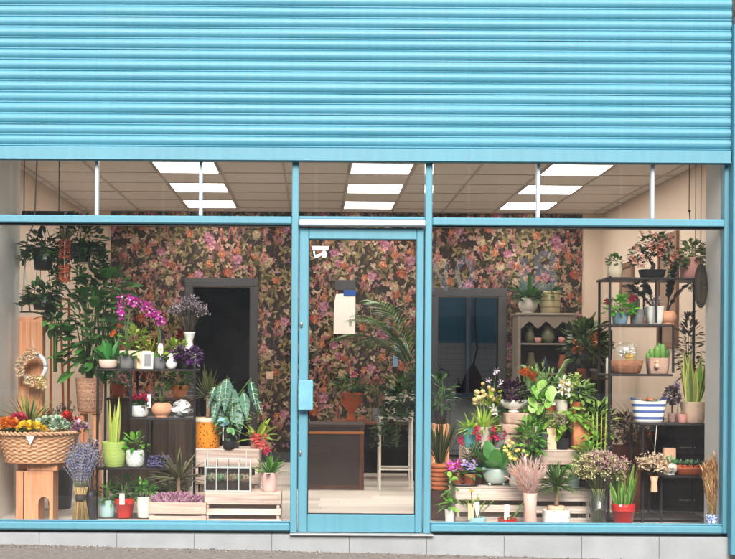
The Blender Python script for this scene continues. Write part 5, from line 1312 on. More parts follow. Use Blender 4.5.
# dark plant rack right of the dresser
d = 4.0; t = thing('plant_rack', 'dark plant rack between the dresser and the right shelf unit', 'rack', (XW(592, d, 1), d, 0)); k = 1/S(d); w = 20
rz = [ZW(py, d, 592)/k for py in (378, 436)]
for x in (-w, w-1.5):
    for y in (0, 26):
        mb = MB(); mb.box(x, x+1.5, y, y+1.5, 0, ZW(330, d, 592)/k); mb.build('post', BLACK, t, k)
for z in rz:
    mb = MB(); mb.box(-w, w, -1, 28, z-1.5, z, bev=.2); mb.build('shelf', DWOOD, t, k)
mb = MB(); mb.box(-w, w, 28.1, 29, 4, ZW(330, d, 592)/k); mb.build('back_panel', DARKWALL, t, k)
dk = leafm('deep_shade_leaf', '#0f1f0e', '#2c4a20', .2)
for px, zi, w_, m_, n_, hh, lab in ((582, 0, 8, TERRA, 80, 34, 'terracotta pot with tall greenery on the upper shelf of the dark rack'), (594, 0, 8, GREYPOT, 90, 40, 'grey pot with tall greenery on the upper shelf of the dark rack'),
                                   (586, 1, 10, TERRA, 80, 18, 'terracotta pot with dark greenery low on the dark rack'), (602, 1, 9, mat('rust_pot', '#7d3d22', .8), 60, 14, 'rust coloured pot with dark greenery low on the dark rack')):
    potted('potted_plant', lab, 'potted plant', px, d+.12, rz[zi]*k+.001, ('rim', w_*.62, w_*.5, w_*1.15, m_), [('foliage', lambda mb: bush(mb, n_, 13, 10, hh*.5, hh*.55, 9, 5, 'oval', .7, 0, 1, 7), [dk, ST])])
potted('potted_plant', 'green and coral foliage plant on a tall black stand beside the right shelf unit', 'potted plant', 586, 3.3, 0, None,
       [('stand', lambda mb: (mb.tube([(0, 0, 0), (0, 0, 118)], 1.2), mb.box(-9, 9, -9, 9, 118, 120), mb.box(-9, 9, -9, 9, 0, 1.5)), [BLACK]), ('pot', lambda mb: mb.loft([(6, 6, 120.1), (8, 8, 132), (7, 7, 132), (6.6, 6.6, 129)], 2, 24), [DKPOT]),
        ('foliage', lambda mb: bush(mb, 200, 24, 14, 22, 142, 10, 5.5, 'oval', .7, 0, 1, 12, base=130), [leafm('mixed_leaf', '#1c3516', '#51702e', .2), ST]),
        ('blossom', lambda mb: [mb.bloom((rv(-20, 14), -13-rv(0, 3), rv(128, 158)), (rv(-.4, .4), -1, .3), 3.4, 0, None, 6, .4) for i in range(12)], [leafm('coral_petal', '#b3563a', '#dc8a64', .2)])])
# pictures on the right wall
for y0, y1, za, zb2, lab in ((4.25, 4.75, 1.75, 2.30, 'brown framed picture on the right wall above the cream pot'), (2.75, 3.35, 1.35, 2.45, 'tall brown framed panel on the right wall behind the pink bonsai')):
    t = thing('picture_frame', lab, 'picture', (XR-.002, (y0+y1)/2, za)); w = (y1-y0)/2; h = zb2-za
    mb = MB()
    mb.box(-.03, 0, -w, -w+.05, 0, h); mb.box(-.03, 0, w-.05, w, 0, h); mb.box(-.03, 0, -w+.05, w-.05, 0, .05); mb.box(-.03, 0, -w+.05, w-.05, h-.05, h); mb.build('frame', woodm('picture_frame_wood', '#6d4c3a', '#94705a', 2), t)
    mb = MB(); mb.box(-.012, 0, -w+.05, w-.05, .05, h-.05); mb.build('picture', mat('brown_picture', '#8c7462', .6, var=.3, scale=8), t)

# ================================================================== RIGHT WINDOW
potted('palm_plant', 'dark grassy palm in a coiled terracotta pot by the right door post', 'potted plant', 439.5, .62, 0, None,
       [('stand', lambda mb: mb.box(-9, 9, -8, 8, 0, ZW(490, .62, 439)*S(.62), bev=.5), [DWOOD]),
        ('pot', lambda mb: (lambda z0: [mb.loft([(7.8+.3*i, 7.8+.3*i, z0+i*4.4), (9.2+.3*i, 9.2+.3*i, z0+i*4.4+1.1), (9.4+.3*i, 9.4+.3*i, z0+i*4.4+3.2), (8.0+.3*i, 8.0+.3*i, z0+i*4.4+4.4)], 2, 28) for i in range(6)])(ZW(490, .62, 439)*S(.62)+.1), [mat('coil_terracotta', '#a9623f', .85, var=.2, scale=30, bump=.3)]),
        ('foliage', lambda mb: (rosette(mb, 60, 46, 1.8, (1.0, 1.54), .3, 'lance', 0, ZW(490, .62, 439)*S(.62)+26, 2)), [leafm('dusky_grass', '#26301a', '#5c6340', .2)])])
potted('palm_plant', 'dark leafy palm on a pale wooden stand left of the teal doorway', 'potted plant', 440, 1.6, 0, None,
       [('stand', lambda mb: (lambda h: (mb.box(-8, 8, -8, 8, h-3, h), [mb.box(x, x+2, y, y+2, 0, h-3.1) for x in (-8, 6) for y in (-8, 6)], mb.box(-5.9, 5.9, -7.5, -7, h-24, h-3.1)))(ZW(424, 1.6, 440)*S(1.6)), [SALMON]),
        ('pot', lambda mb: (lambda h: mb.loft([(5, 5, h+.1), (7, 7, h+14), (6.2, 6.2, h+14), (5.8, 5.8, h+11)], 2, 24))(ZW(424, 1.6, 440)*S(1.6)), [DKPOT]),
        ('foliage', lambda mb: (lambda h: (bush(mb, 80, 12, 10, 20, h+28, 13, 3.4, 'lance', .8, 0, 1, 8, base=h+10)))(ZW(424, 1.6, 440)*S(1.6)), [G_DARK, ST])])
# crates: three stepped tiers
dA = .34
t, k, h1 = crate('weathered front crate at the left of the right window, beside the palm', 455, 529.5, dA, .30, ZW(487, dA, 490)*S(dA)-1.7, 0, 3, WASH); lid(t, k, 37, .30/k, ZW(487, dA, 490)/k-1.7, WASH)
t, k, h1 = crate('weathered front crate behind the white potted parlour palm', 531, 591, dA, .30, ZW(489, dA, 560)*S(dA)-1.7, 0, 3, WASH); lid(t, k, 29.8, .30/k, ZW(489, dA, 560)/k-1.7, WASH)
T1 = ZW(487, dA, 490)+.001; T1b = ZW(489, dA, 560)+.001
dB = .68
t, k, h2 = crate('taller pinkish crate in the second row carrying the teal and white pots', 463, 524, dB, .28, ZW(448, dB, 490)*S(dB)-1.7, 0, 5); lid(t, k, 30.4, .28/k, ZW(448, dB, 490)/k-1.7)
t, k, h2 = crate('taller pinkish crate in the second row carrying the peach pot', 526, 590, dB, .28, ZW(450, dB, 560)*S(dB)-1.7, 0, 5); lid(t, k, 31.8, .28/k, ZW(450, dB, 560)/k-1.7)
T2 = ZW(448, dB, 490)+.001; T2b = ZW(450, dB, 560)+.001
dC = 1.0
t, k, h3 = crate('tallest crate at the back carrying the terracotta pots and lilies', 531, 587, dC, .30, ZW(414, dC, 560)*S(dC)-1.7, 0, 6); lid(t, k, 28, .30/k, ZW(414, dC, 560)/k-1.7); T3b = ZW(414, dC, 560)+.001
t, k, h3 = crate('dark narrow wooden crate at the back under the lime leaf plant', 480, 504, dC, .26, ZW(417, dC, 492)*S(dC)-1.7, 0, 6, WASH); lid(t, k, 12, .26/k, ZW(417, dC, 492)/k-1.7, WASH); T3a = ZW(417, dC, 492)+.001
# stacked carved wooden stumps
t, k = item('wooden_stump', 'rough pinkish carved wooden stump holding up the purple oxalis bowl', 'stump', 517, .78, T2)
hst = (ZW(413, .78, 517)-T2)/k
mb = MB(); SM = mat('carved_stump', '#b5988a', .85, var=.22, scale=18, bump=.9, bscale=35)
def block(z0, z1, rx, ry):
    mb.loft([(rx*.93, ry*.93, z0), (rx, ry, z0+1.2)]+[(rx+rv(-.7, .7), ry+rv(-.5, .5), z0+(z1-z0)*f) for f in (.3, .5, .7)]+[(rx, ry, z1-1.2), (rx*.93, ry*.93, z1)], 7, 44, wob=.012)
block(0, hst*.38, 17.5, 13); block(hst*.38+.1, hst*.68, 16.2, 12); block(hst*.68+.1, hst, 13, 10)
mb.build('stump', SM, t, k); TS = T2+hst*k+.001
potted('oxalis', 'dark purple oxalis in a white scalloped footed bowl on the stump', 'potted plant', 513.5, .84, TS, None,
       [('pot', lambda mb: mb.loft([(5, 4, 0), (5.5, 4.4, 1), (3.4, 3, 3), (9, 7, 5), (13, 9, 9), (14.2, 10, 13), (13.4, 9.4, 13), (12, 8.4, 11)], 2, 40, wob=.035), [WGLAZE]),
        ('soil', lambda mb: mb.loft([(12, 8.4, 11), (7, 5, 12)], 2, 20), [SOIL]),
        ('foliage', lambda mb: bush(mb, 210, 15, 10, 10, 20, 6.5, 5.5, 'spat', .6, 0, 1, 16, base=11), [DPURP, PURP])])
# front row
potted('primula', 'magenta primula in a terracotta pot at the left of the front crate', 'potted plant', 456.5, .42, T1+.004, ('rim', 6.6, 5, 12.5, TERRA),
       [('foliage', lambda mb: bush(mb, 50, 9, 7, 4, 3, 7, 3.6, 'oval', .7), [G_MID]), ('blossom', lambda mb: [mb.bloom((rv(-8, 5), rv(-6, 2), rv(6, 13)), (rv(-.5, .5), -1, .7), 4.2, 0, 1, 5, .2, 'spat', 1) for i in range(15)], [MAG, YEL])])
potted('primula', 'lilac primula in a terracotta pot next to the magenta one', 'potted plant', 469, .41, T1+.004, ('rim', 7.2, 5.6, 11.5, TERRA),
       [('foliage', lambda mb: bush(mb, 50, 9, 7, 4, 3, 7, 3.6, 'oval', .7), [G_MID]), ('blossom', lambda mb: [mb.bloom((rv(-7, 6), rv(-6, 2), rv(6, 14)), (rv(-.5, .5), -1, .7), 4.2, 0, 1, 5, .2, 'spat', 1) for i in range(14)], [LILAC, YEL])])
t, k = item('drip_tray', 'black plastic tray under the two primula pots', 'tray', 463, .42, T1); mb = MB(); mb.loft([(14, 8, 0), (15, 9, .5), (15, 9, 2), (14.4, 8.4, 2), (14, 8, .6)], 3, 36, 0, True, True); mb.build('tray', BLACKP, t, k)
potted('potted_plant', 'broad leaved green plant in a pale footed bowl on the front crate', 'potted plant', 496, .46, T1, None,
       [('pot', lambda mb: (mb.loft([(6, 5, 2), (10, 8, 4), (13, 10, 9), (14, 11, 14), (13.6, 10.6, 17.5), (12.6, 9.6, 17.5), (12, 9, 14)], 2, 36), [mb.ball((8*math.cos(a), 6*math.sin(a), 1.6), 1.6, 0, 8) for a in (.5, 2.6, 3.7, 5.8)]), [mat('mint_white_glaze', '#bcd0cc', .3, var=.07, coat=.3)]),
        ('soil', lambda mb: mb.loft([(12, 9, 14), (6, 5, 15)], 2, 20), [SOIL]),
        ('foliage', lambda mb: rosette(mb, 15, 31, 15, (.1, 1.45), .8, 'oval', 0, 15, 2), [leafm('broad_leaf', '#2c6a34', '#6fb060', .25, .35)])])
potted('rosemary', 'dark needle leaved shrub in a brown pot behind the primulas', 'potted plant', 478, .57, T1, ('taper', 7, 6, 15, mat('brown_pot', '#5a3528', .8)), [('foliage', lambda mb: bush(mb, 190, 15, 9, 11, 14, 8, 1.6, 'lance', .1, 0, 1, 20, fill=.1), [G_DARK, BRST])])
potted('potted_plant', 'small green leaves in a pale blue glass pot on the right front crate', 'potted plant', 574, .40, T1b, ('taper', 6, 5, 14, mat('pale_blue_glaze', '#bcd3dc', .25, var=.05)), [('foliage', lambda mb: bush(mb, 40, 9, 7, 5, 5, 7, 4.5, 'oval', .7, 0, 1, 7), [leafm('fresh_green', '#3f8f38', '#82c45a', .3), ST])])
potted('potted_plant', 'black bowl of dark leaves at the right end of the front crates', 'potted plant', 584, .48, T1b, ('bowl', 8, 5, 10, BLACKP), [('foliage', lambda mb: bush(mb, 40, 8, 7, 4, 3, 6, 4), [G_DARK])])
potted('parlour_palm', 'small parlour palm on a bare trunk in a white pot with peach wrap', 'potted plant', 556, .18, 0, ('taper', 13.5, 13, 19, spotm('white_floral_pot', '#e4e2dd', '#d9a89a', 26, .16, .4), 4.0, 9),
       [('trunk', lambda mb: (mb.tube([(0, 0, 0), (.5, 0, 14), (0, 0, 26)], 2.3, 1.9, 0, 10)), [TRUNK]),
        ('foliage', lambda mb: (rosette(mb, 120, 27, 1.9, (-.35, 1.5), .35, 'lance', 0, 27, 1), bush(mb, 50, 13, 9, 8, 30, 9, 2, 'lance', .4)), [leafm('parlour_leaf', '#24481c', '#6f9648', .2)]),
        ('wrap', lambda mb: mb.loft([(7, 5, .5), (8.5, 6, 3), (8, 5, 7), (5, 4, 7), (4, 3, 3)], 2.5, 24, wob=.06), [PEACHCARD])])
# floor front
potted('potted_plant', 'trailing green plant in a small white pot by the right door post', 'potted plant', 449.5, .20, 0, ('taper', 5, 3.8, 18, WGLAZE), [('foliage', lambda mb: (bush(mb, 26, 7, 5, 6, 8, 9, 6, 'heart', .7, 0, 1, 5), bush(mb, 20, 5, 4, 14, 24, 8, 5, 'oval', .8, 0, 1, 4)), [leafm('pothos_leaf', '#4c8f32', '#9ccf58', .3), ST])])
potted('potted_plant', 'aqua bowl with thin green sprigs on the window floor', 'potted plant', 477, .18, 0, ('bowl', 9, 6.5, 11, AQUA), [('foliage', lambda mb: sprays(mb, 16, 22, 18, 'wheat', 0, 1, 0, 4, tl=10, bl=4, den=4), [G_LIME, ST])])
card('peach tag standing in the aqua bowl', 471, .15, 9/S(.15), 6, 16, PEACHCARD, name='plant_tag', cat='tag')
card('white tag standing in the aqua bowl', 477, .19, 9/S(.19), 5, 17, TAGW, name='plant_tag', cat='tag')
card('white tag standing in the small red pot', 506.5, .17, 8/S(.17), 5, 16, TAGW, name='plant_tag', cat='tag', tilt=.1)
potted('potted_plant', 'low red pot with one upright green leaf on the window floor', 'potted plant', 507.5, .18, 0, ('taper', 10, 8.5, 10, REDP), [('foliage', lambda mb: (mb.leaf((5, 0, 0), (.5, -.1, 1), 21, 8, .3, 'oval', 0, .6), rosette(mb, 8, 14, 2.4, (.1, .9), .5)), [G_SANS])])
potted('lily_bud', 'yellow flower on a thin stem in front of the front crate', 'flower', 471, .22, 0, None, [('stem', lambda mb: mb.tube([(0, 0, 0), (1, 0, 20), (0, 0, 37)], .5), [ST]), ('blossom', lambda mb: mb.bloom((0, 0, 37), (0, -.8, .6), 5, 0, None, 6, .6), [YEL])])
potted('pampas_bouquet', 'big pale pink pampas bouquet in a slim pink vase on the window floor', 'bouquet', 530, .16, 0, None,
       [('vase', lambda mb: mb.loft([(6, 6, 0), (6.6, 6.6, 1), (6, 6, 20), (7, 7, 36), (6.4, 6.4, 36), (5.4, 5.4, 20)], 2, 28, wob=.02), [mat('blush_vase', '#d9b7aa', .5, var=.06)]),
        ('plume', lambda mb: sprays(mb, 50, 44, 23, 'plume', 0, 1, 28, 4, tl=28, bl=9.5, den=20, hv=.35, flat=.55, thick=.35), [PAMP, STRAW])])
potted('dried_bouquet', 'big cream and pink dried flower bouquet in a glass vase', 'bouquet', 598, .20, 0, None,
       [('vase', lambda mb: mb.loft([(6.5, 6.5, 0), (7, 7, 1), (9.6, 9.6, 37), (9.2, 9.2, 37), (6.6, 6.6, 2)], 2, 28), [glassm('vase_glass', (.82, .88, .86), .06)]),
        ('stem', lambda mb: [mb.tube([(rv(-5, 5), rv(-4, 4), 2), (rv(-3, 3), rv(-2, 2), 20), (rv(-7, 7), rv(-5, 5), 40)], .45, .4, 0, 4) for i in range(60)], [leafm('bouquet_stem', '#5b6b3a', '#97985f', .15)]),
        ('bloom_spray', lambda mb: (sprays(mb, 130, 44, 24, 'mist', 0, 1, 32, 4, tl=5, bl=2.3, den=9, hv=.42, flat=.6)), [leafm('cream_green_bloom', '#b5b27a', '#e4dfb4', .2, .8), G_OLIVE]),
        ('pink_spray', lambda mb: (setattr(mb, 'off', (6, -1, mb.off[2])), sprays(mb, 70, 46, 20, 'mist', 0, 1, 34, 4, tl=5, bl=2.2, den=9, hv=.3, flat=.6)), [DRYP, DRYK])])
potted('snake_plant', 'green snake plant in a bright red pot on the window floor', 'potted plant', 623, .20, 0, ('rim', 11.6, 8.6, 25, spotm('red_dimple', '#c51f1d', '#a31514', 120, .2, .35, .4)),
       [('foliage', lambda mb: blades(mb, 24, 46, 5.6, 7, 0, 1, .2, .5), [leafm('deep_sans', '#2f6a30', '#66a044', .15), leafm('yellow_green_edge', '#86a544', '#b8cc68', .2)])])
t, k = item('pebble', 'white pebble on the soil of the red snake plant pot', 'pebble', 621, .14, 22.2/S(.14)); mb = MB(); mb.ball((0, 0, 1.6), 2.6, 0, 10, .5, .7); mb.build('stone', WGLAZE, t, k)
potted('wheat_bouquet', 'dried wheat bundle in a blue and white mug at the right corner', 'bouquet', 713, .13, 0, None,
       [('mug', lambda mb: (mb.loft([(6.6, 6.6, 0), (7.2, 7.2, 1), (7.4, 7.4, 17), (7, 7, 17), (6.6, 6.6, 3)], 2, 28), mb.tube([(7, -1, 14), (11, -1, 13.5), (12.5, -1, 9), (10.5, -1, 5), (7, -1, 4)], 1, 1, 0, 8)), [spotm('blue_willow_print', '#4a6cab', '#dfe5ec', 110, .42, .3)]),
        ('wheat', lambda mb: sprays(mb, 110, 64, 11, 'wheat', 0, 1, 12, 5, tl=30, bl=6.4, den=12, hv=.3, flat=.7), [WHEAT, STRAW]),
        ('stalks', lambda mb: [mb.tube([(rv(-5, 5), rv(-5, 5), 4), (rv(-3, 3), rv(-3, 3), 24), (rv(-8, 8), rv(-5, 5), 50)], .5, .4, 0, 4) for i in range(70)], [STRAW])])
# second row
potted('potted_plant', 'teal cylinder pot with lime grassy leaves on the second row crate', 'potted plant', 470, .74, T2, ('taper', 6.2, 5.8, 19, TEALP), [('foliage', lambda mb: rosette(mb, 26, 20, 2.4, (.2, 1.4), .8), [G_LIME])])
potted('spider_plant', 'lime spider plant in a white pot on the second row crate', 'potted plant', 483, .80, T2, ('taper', 8.6, 7.4, 20, TINTW), [('foliage', lambda mb: rosette(mb, 60, 26, 2.5, (.0, 1.5), .9, 'lance', 0, 0, 2), [leafm('spider_leaf', '#7fae3a', '#cfe07a', .3)])])
potted('potted_plant', 'grey pot with hot pink flowers on the second row crate', 'potted plant', 501, .73, T2, ('taper', 7.4, 6.4, 15, GREYPOT),
       [('foliage', lambda mb: bush(mb, 24, 9, 6, 5, 2, 6, 3), [G_MID]), ('blossom', lambda mb: [mb.bloom((rv(-12, 4), -5-rv(0, 3), rv(-4, 8)), (rv(-.5, .5), -1, .4), 3.8, 0, None, 6, .4) for i in range(8)], [HOT]), ('stem', lambda mb: [mb.tube([(0, 0, 0), (-4, -3, 3), (-9, -6, 2)], .4) for i in range(1)], [ST])])
potted('potted_plant', 'thin pink flower stems rising behind the magenta primula', 'flower stems', 472, .66, T1, None, [('pot', lambda mb: mb.loft([(4, 4, 0), (5, 5, 10), (4.4, 4.4, 10), (4, 4, 8)], 2, 20), [DKPOT]), ('stem', lambda mb: [mb.tube([(0, 0, 8), (x*.5, -1, 28), (x, -2, 44+y)], .4, .3, 0, 4) for x, y in ((-12, -2), (3, 10), (7, 4))], [ST]), ('blossom', lambda mb: [mb.bloom((x+rv(-2, 2), -2-rv(0, 2), 44+y+rv(-5, 3)), (rv(-.5, .5), -1, .4), 3.6, 0, None, 6, .4) for x, y in ((-12, -2), (3, 10), (7, 4)) for q in range(4)], [HOT])])
potted('craspedia', 'yellow button flowers on thin stems behind the pink pampas', 'flowers', 514, .40, T1, None,
       [('vase', lambda mb: mb.loft([(4, 4, 0), (5, 5, 4), (3, 3, 12), (3.4, 3.4, 14), (2.8, 2.8, 14)], 2, 20), [WGLAZE]), ('stem', lambda mb: sprays(mb, 16, 42, 14, 'bud', 0, 1, 8, 1.5, bl=2.4, hv=.45, flat=.5, thick=.3), [leafm('button_yellow', '#cdb53c', '#f0e08a', .1, .8), ST])])
potted('calathea', 'round variegated green leaves in a slate pot on the second row crate', 'potted plant', 541.5, .76, T2b, ('taper', 8.2, 6.8, 16, SLATE),
       [('foliage', lambda mb: [mb.leaf((x, -4-rv(0, 5), z), (rv(-.7, .7), -.5, -.7), 13, 10, .8, 'oval', 0, None, 6, .2) for x, z in ((-2, 52), (-8, 34), (8, 38), (-1, 32), (-12, 48), (5, 46), (-5, 42), (9, 50), (2, 56), (-14, 38))]+[mb.tube([(0, 0, 0), (x*.4, -1, z*.7), (x, -4, z)], .5, .4, 1, 4) for x, z in ((-2, 52), (-8, 34), (8, 36), (-1, 30), (-12, 48), (4, 44))],
         [bandm('variegated_leaf', [(0, '#5d9a3c'), (.35, '#a9cc6a'), (.55, '#5d9a3c'), (.8, '#c3dc8c')], 70, .4, 0, 1.2), ST])])
card('peach card leaning among the pots beside the slate pot', 552, .70, T2b, 9, 22, PEACHCARD, tilt=-.2)
potted('dried_plant', 'dusty seed heads in a small dark pot between the slate and peach pots', 'potted plant', 562, .74, T2b, ('taper', 7, 6, 11, DKPOT), [('foliage', lambda mb: sprays(mb, 22, 24, 10, 'mist', 0, 1, 0, 3, tl=4, bl=2.2, den=7), [leafm('dusty_seed', '#8c8468', '#bdb594', .15, .8), DRYK])])
potted('potted_plant', 'square peach terracotta pot with green leaves on the second row crate', 'potted plant', 579.5, .76, T2b, ('taper', 9, 7.6, 28, mat('peach_terracotta', '#d3875f', .75, var=.1, scale=14), 5.0), [('foliage', lambda mb: bush(mb, 60, 11, 8, 8, 6, 8, 3.4, 'lance', .7, 0, 1, 8), [G_MID, ST])])
potted('bamboo_plant', 'yellow-green bamboo like canes and leaves behind the dried bouquet', 'potted plant', 598, .72, 0, ('taper', 9, 7, 30, DKPOT),
       [('stem', lambda mb: [mb.tube([(x, 0, 0), (x*1.3, 0, 45), (x*1.5, 0, 82)], .9, .6, 0, 6) for x in (-7, -4, -1, 2, 5)], [mat('lime_cane', '#9fae4a', .5)]),
        ('foliage', lambda mb: bush(mb, 110, 16, 9, 24, 68, 10, 3, 'lance', .7), [leafm('bamboo_leaf', '#5f9a35', '#b4cf6a', .3)])])
# back row
potted('potted_plant', 'lime leaf plant in a blue pot left of the purple oxalis', 'potted plant', 495, 1.06, T3a, ('taper', 6.4, 5.2, 10, BLUEG), [('foliage', lambda mb: rosette(mb, 15, 25, 7, (.3, 1.5), .4, 'oval', 0, 0, 1.5), [leafm('acid_leaf', '#93b026', '#cfdf58', .3)])])
potted('potted_plant', 'white flower and dark green leaves in a small pot below the lime leaf plant', 'potted plant', 498, .98, T2, ('taper', 6, 5, 16, DKPOT), [('foliage', lambda mb: bush(mb, 40, 9, 6, 7, 18, 8, 4.5, 'oval', .6, 0, 1, 7), [G_MID, ST]), ('blossom', lambda mb: [mb.bloom((-6+rv(-2, 2), -8, 22+rv(-2, 2)), (rv(-.3, .3), -1, .3), 5, 0, None, 5, .3) for i in range(3)], [WHT])])
potted('cut_flower', 'white and lilac orchid blooms on thin stems above the lime leaf plant', 'flowers', 491, 1.10, T3a, None, [('stem', lambda mb: [mb.tube([(0, 0, 0), (x*.4, 0, 24), (x, -1, z)], .4, .3, 0, 4) for x, z in ((-3, 36), (5, 46), (9, 34))], [ST]), ('blossom', lambda mb: [mb.bloom((x, -2, z), (rv(-.3, .3), -1, .4), 3.6, 0, None, 5, .3) for x, z in ((-3, 36), (5, 46), (9, 34), (3, 44))], [leafm('pale_lilac', '#c9b4d8', '#efe6f2', .3)])])
potted('dried_roses', 'pale yellow dried rose heads left of the lime leaf plant', 'flowers', 484, .96, T2, None, [('vase', lambda mb: mb.loft([(4, 4, 0), (5, 5, 6), (3, 3, 18), (3.4, 3.4, 20), (2.8, 2.8, 20)], 2, 20), [CREAM]), ('stem', lambda mb: sprays(mb, 16, 46, 11, 'bud', 0, 1, 16, 1.5, bl=3.2, hv=.35, flat=.6, thick=.4), [leafm('pale_rose', '#cfb878', '#ecdca8', .2, .7), ST])])
potted('tulips', 'orange and yellow flowers with grey-green blades behind the oxalis bowl', 'potted plant', 528, 1.12, T3b, ('taper', 6, 5, 12, TINTW), [('foliage', lambda mb: (rosette(mb, 22, 34, 3, (.5, 1.5), .4), bush(mb, 26, 8, 6, 8, 8, 9, 5)), [leafm('tulip_leaf', '#5c8a5a', '#a3c489', .2)]), ('blossom', lambda mb: [mb.bloom((rv(-8, 7), -6-rv(0, 3), rv(20, 32)), (rv(-.3, .3), -.7, .8), 5.4, 0, None, 6, .8) for i in range(9)], [ORG])])
potted('potted_plant', 'small bright green plant right of the oxalis bowl', 'potted plant', 534, .88, T2b, ('taper', 6, 5, 22, WGLAZE), [('foliage', lambda mb: bush(mb, 60, 11, 7, 14, 22, 9, 4, 'oval', .6, 0, 1, 8), [leafm('vivid_leaf', '#3c8a1c', '#86cc3a', .3), ST])])
potted('potted_plant', 'terracotta pot with an arching leafy branch at the back of the crates', 'potted plant', 549.5, 1.14, T3b, ('rim', 6, 4.6, 13, TERRA), [('foliage', lambda mb: (frond(mb, (0, 0, 0), (.25, 0, 1), 44, 12, 12, 3.4, .9, 0, 1), frond(mb, (0, 0, 0), (-.35, -.1, 1), 46, 12, 12, 3.4, 1.2, 0, 1), frond(mb, (0, 0, 0), (.7, -.2, 1), 40, 12, 12, 3.4, 1.3, 0, 1)), [leafm('soft_leaf', '#5d8a48', '#a4c486', .3), ST])])
for i, px in enumerate((545, 553)):
    card(('left', 'right')[i]+' one of two white tags on the terracotta pot at the back', px, 1.09, T3b+8/S(1.1), 5, 6, TAGW, name='plant_tag', cat='tag')
potted('lily', 'white lilies and yellow-green buds above the fern in the right window', 'potted plant', 562, 1.06, T3b, ('taper', 6, 5, 14, TINTW),
       [('foliage', lambda mb: bush(mb, 50, 9, 7, 12, 12, 10, 3, 'lance', .6, 0, 1, 8), [G_MID, ST]), ('blossom', lambda mb: [mb.bloom((rv(-7, 5), -6-rv(0, 4), rv(8, 24)), (rv(-.5, .5), -1, .2), 7, 0, 1, 6, .35, 'lance', .45) for i in range(7)], [WHT, YEL]), ('bud', lambda mb: [mb.bloom((rv(4, 14), -5, rv(4, 28)), (rv(-.5, .5), -1, .4), 3.2, 0, None, 5, .5) for i in range(18)], [leafm('bud_green', '#a9b84a', '#dfe08a', .3)])])
potted('fern', 'lime green fern drooping over the crate under the white lilies', 'potted plant', 567, .90, T2b, ('taper', 8, 7, 22, SLATE), [('foliage', lambda mb: [frond(mb, (rv(-2, 2), rv(-2, 2), 0), dirv(i*2.4, rv(.7, 1.3)), rv(28, 44), 16, 9, 2.4, 2.2, 0, 1) for i in range(30)], [leafm('fern_lime', '#6fa838', '#b9dd6a', .4), ST])])

# ---------------------------------------------------------------- right shelf unit
RD = .52
shelf_unit('black metal shelf unit of staggered shelves in the right window', 608, 708, RD, .30,
           [(606, 709, 277.5), (608, 673, 324), (608, 673, 374), (640, 708, 423.5), (660, 708, 476), (608, 708, 518)],
           [(609, 276, 520), (707, 276, 520), (656, 279, 323), (673, 325, 373), (642.5, 424, 520), (661, 477, 520)], 277)
def RZ(py, px=650): return ZW(py, RD, px)+.001
r1, r2, r3, r4, r5 = RZ(277.5), RZ(324, 640), RZ(374, 640), RZ(423.5, 675), RZ(476, 685)
potted('potted_plant', 'small dark green succulent in a cream pot on the top right shelf unit', 'potted plant', 614.5, .62, r1, ('taper', 7.6, 7, 15.5, CREAM), [('foliage', lambda mb: bush(mb, 60, 8, 7, 4.5, 4, 5, 3.6, 'spat', .4), [leafm('jade_leaf', '#1f4a1a', '#4f8a38', .15)])])
def bonsai_trunk(mb):
    mb.tube([(0, 0, 0), (1.5, 0, 6), (-2, 0, 11), (1, 0, 17), (0, 0, 26)], 2.6, 1.2, 0, 8); mb.tube([(-1, 0, 11), (-9, 0, 18), (-14, -1, 25)], 1.2, .6, 0, 6); mb.tube([(1, 0, 15), (9, 0, 20), (16, 0, 24)], 1.2, .6, 0, 6)
BON = [(-13, 26, 10), (-4, 36, 10), (8, 37, 10), (15, 27, 9), (2, 27, 9), (18, 17, 6), (-16, 17, 6)]
potted('azalea_bonsai', 'pink flowering bonsai in a low black tray pot on the top shelf', 'bonsai', 652, .66, r1, ('taper', 13.5, 11, 9, BLACKP, 3.0, 9),
       [('trunk', bonsai_trunk, [mat('dark_bark', '#2c201a', .9, var=.3, scale=50, bump=.8)]),
        ('foliage', lambda mb: [bush(mb, 70, r, r*.8, r*.8, z-8, 5.0, 3.2, 'oval', .5, 0, None, 0, (x, 0)) for x, z, r in BON], [leafm('azalea_leaf', '#2c4a22', '#6c8a4c', .2)]),
        ('blossom', lambda mb: [mb.bloom((x+rv(-r, r), -r*.7-rv(0, 3), z-8+rv(-r, r)), (rv(-.5, .5), -1, rv(-.2, .5)), 3.1, 0, None, 5, .3, 'spat', 1) for x, z, r in BON for i in range(6)], [leafm('azalea_pink', '#dd8d80', '#f4c2b4', .3)])])
potted('ivy', 'variegated ivy trailing from a pink pot at the right of the top shelf', 'potted plant', 691.5, .64, r1, ('taper', 11.5, 11, 21, PINKP), [('foliage', lambda mb: (bush(mb, 190, 15, 10, 12, 9, 6, 5, 'heart', .6, 0, 1, 12), trail(mb, 12, 11, 26, 5.5, 4.4, 0, 1)), [leafm('variegated_ivy', '#3f6a38', '#b4c98c', .25), ST])])
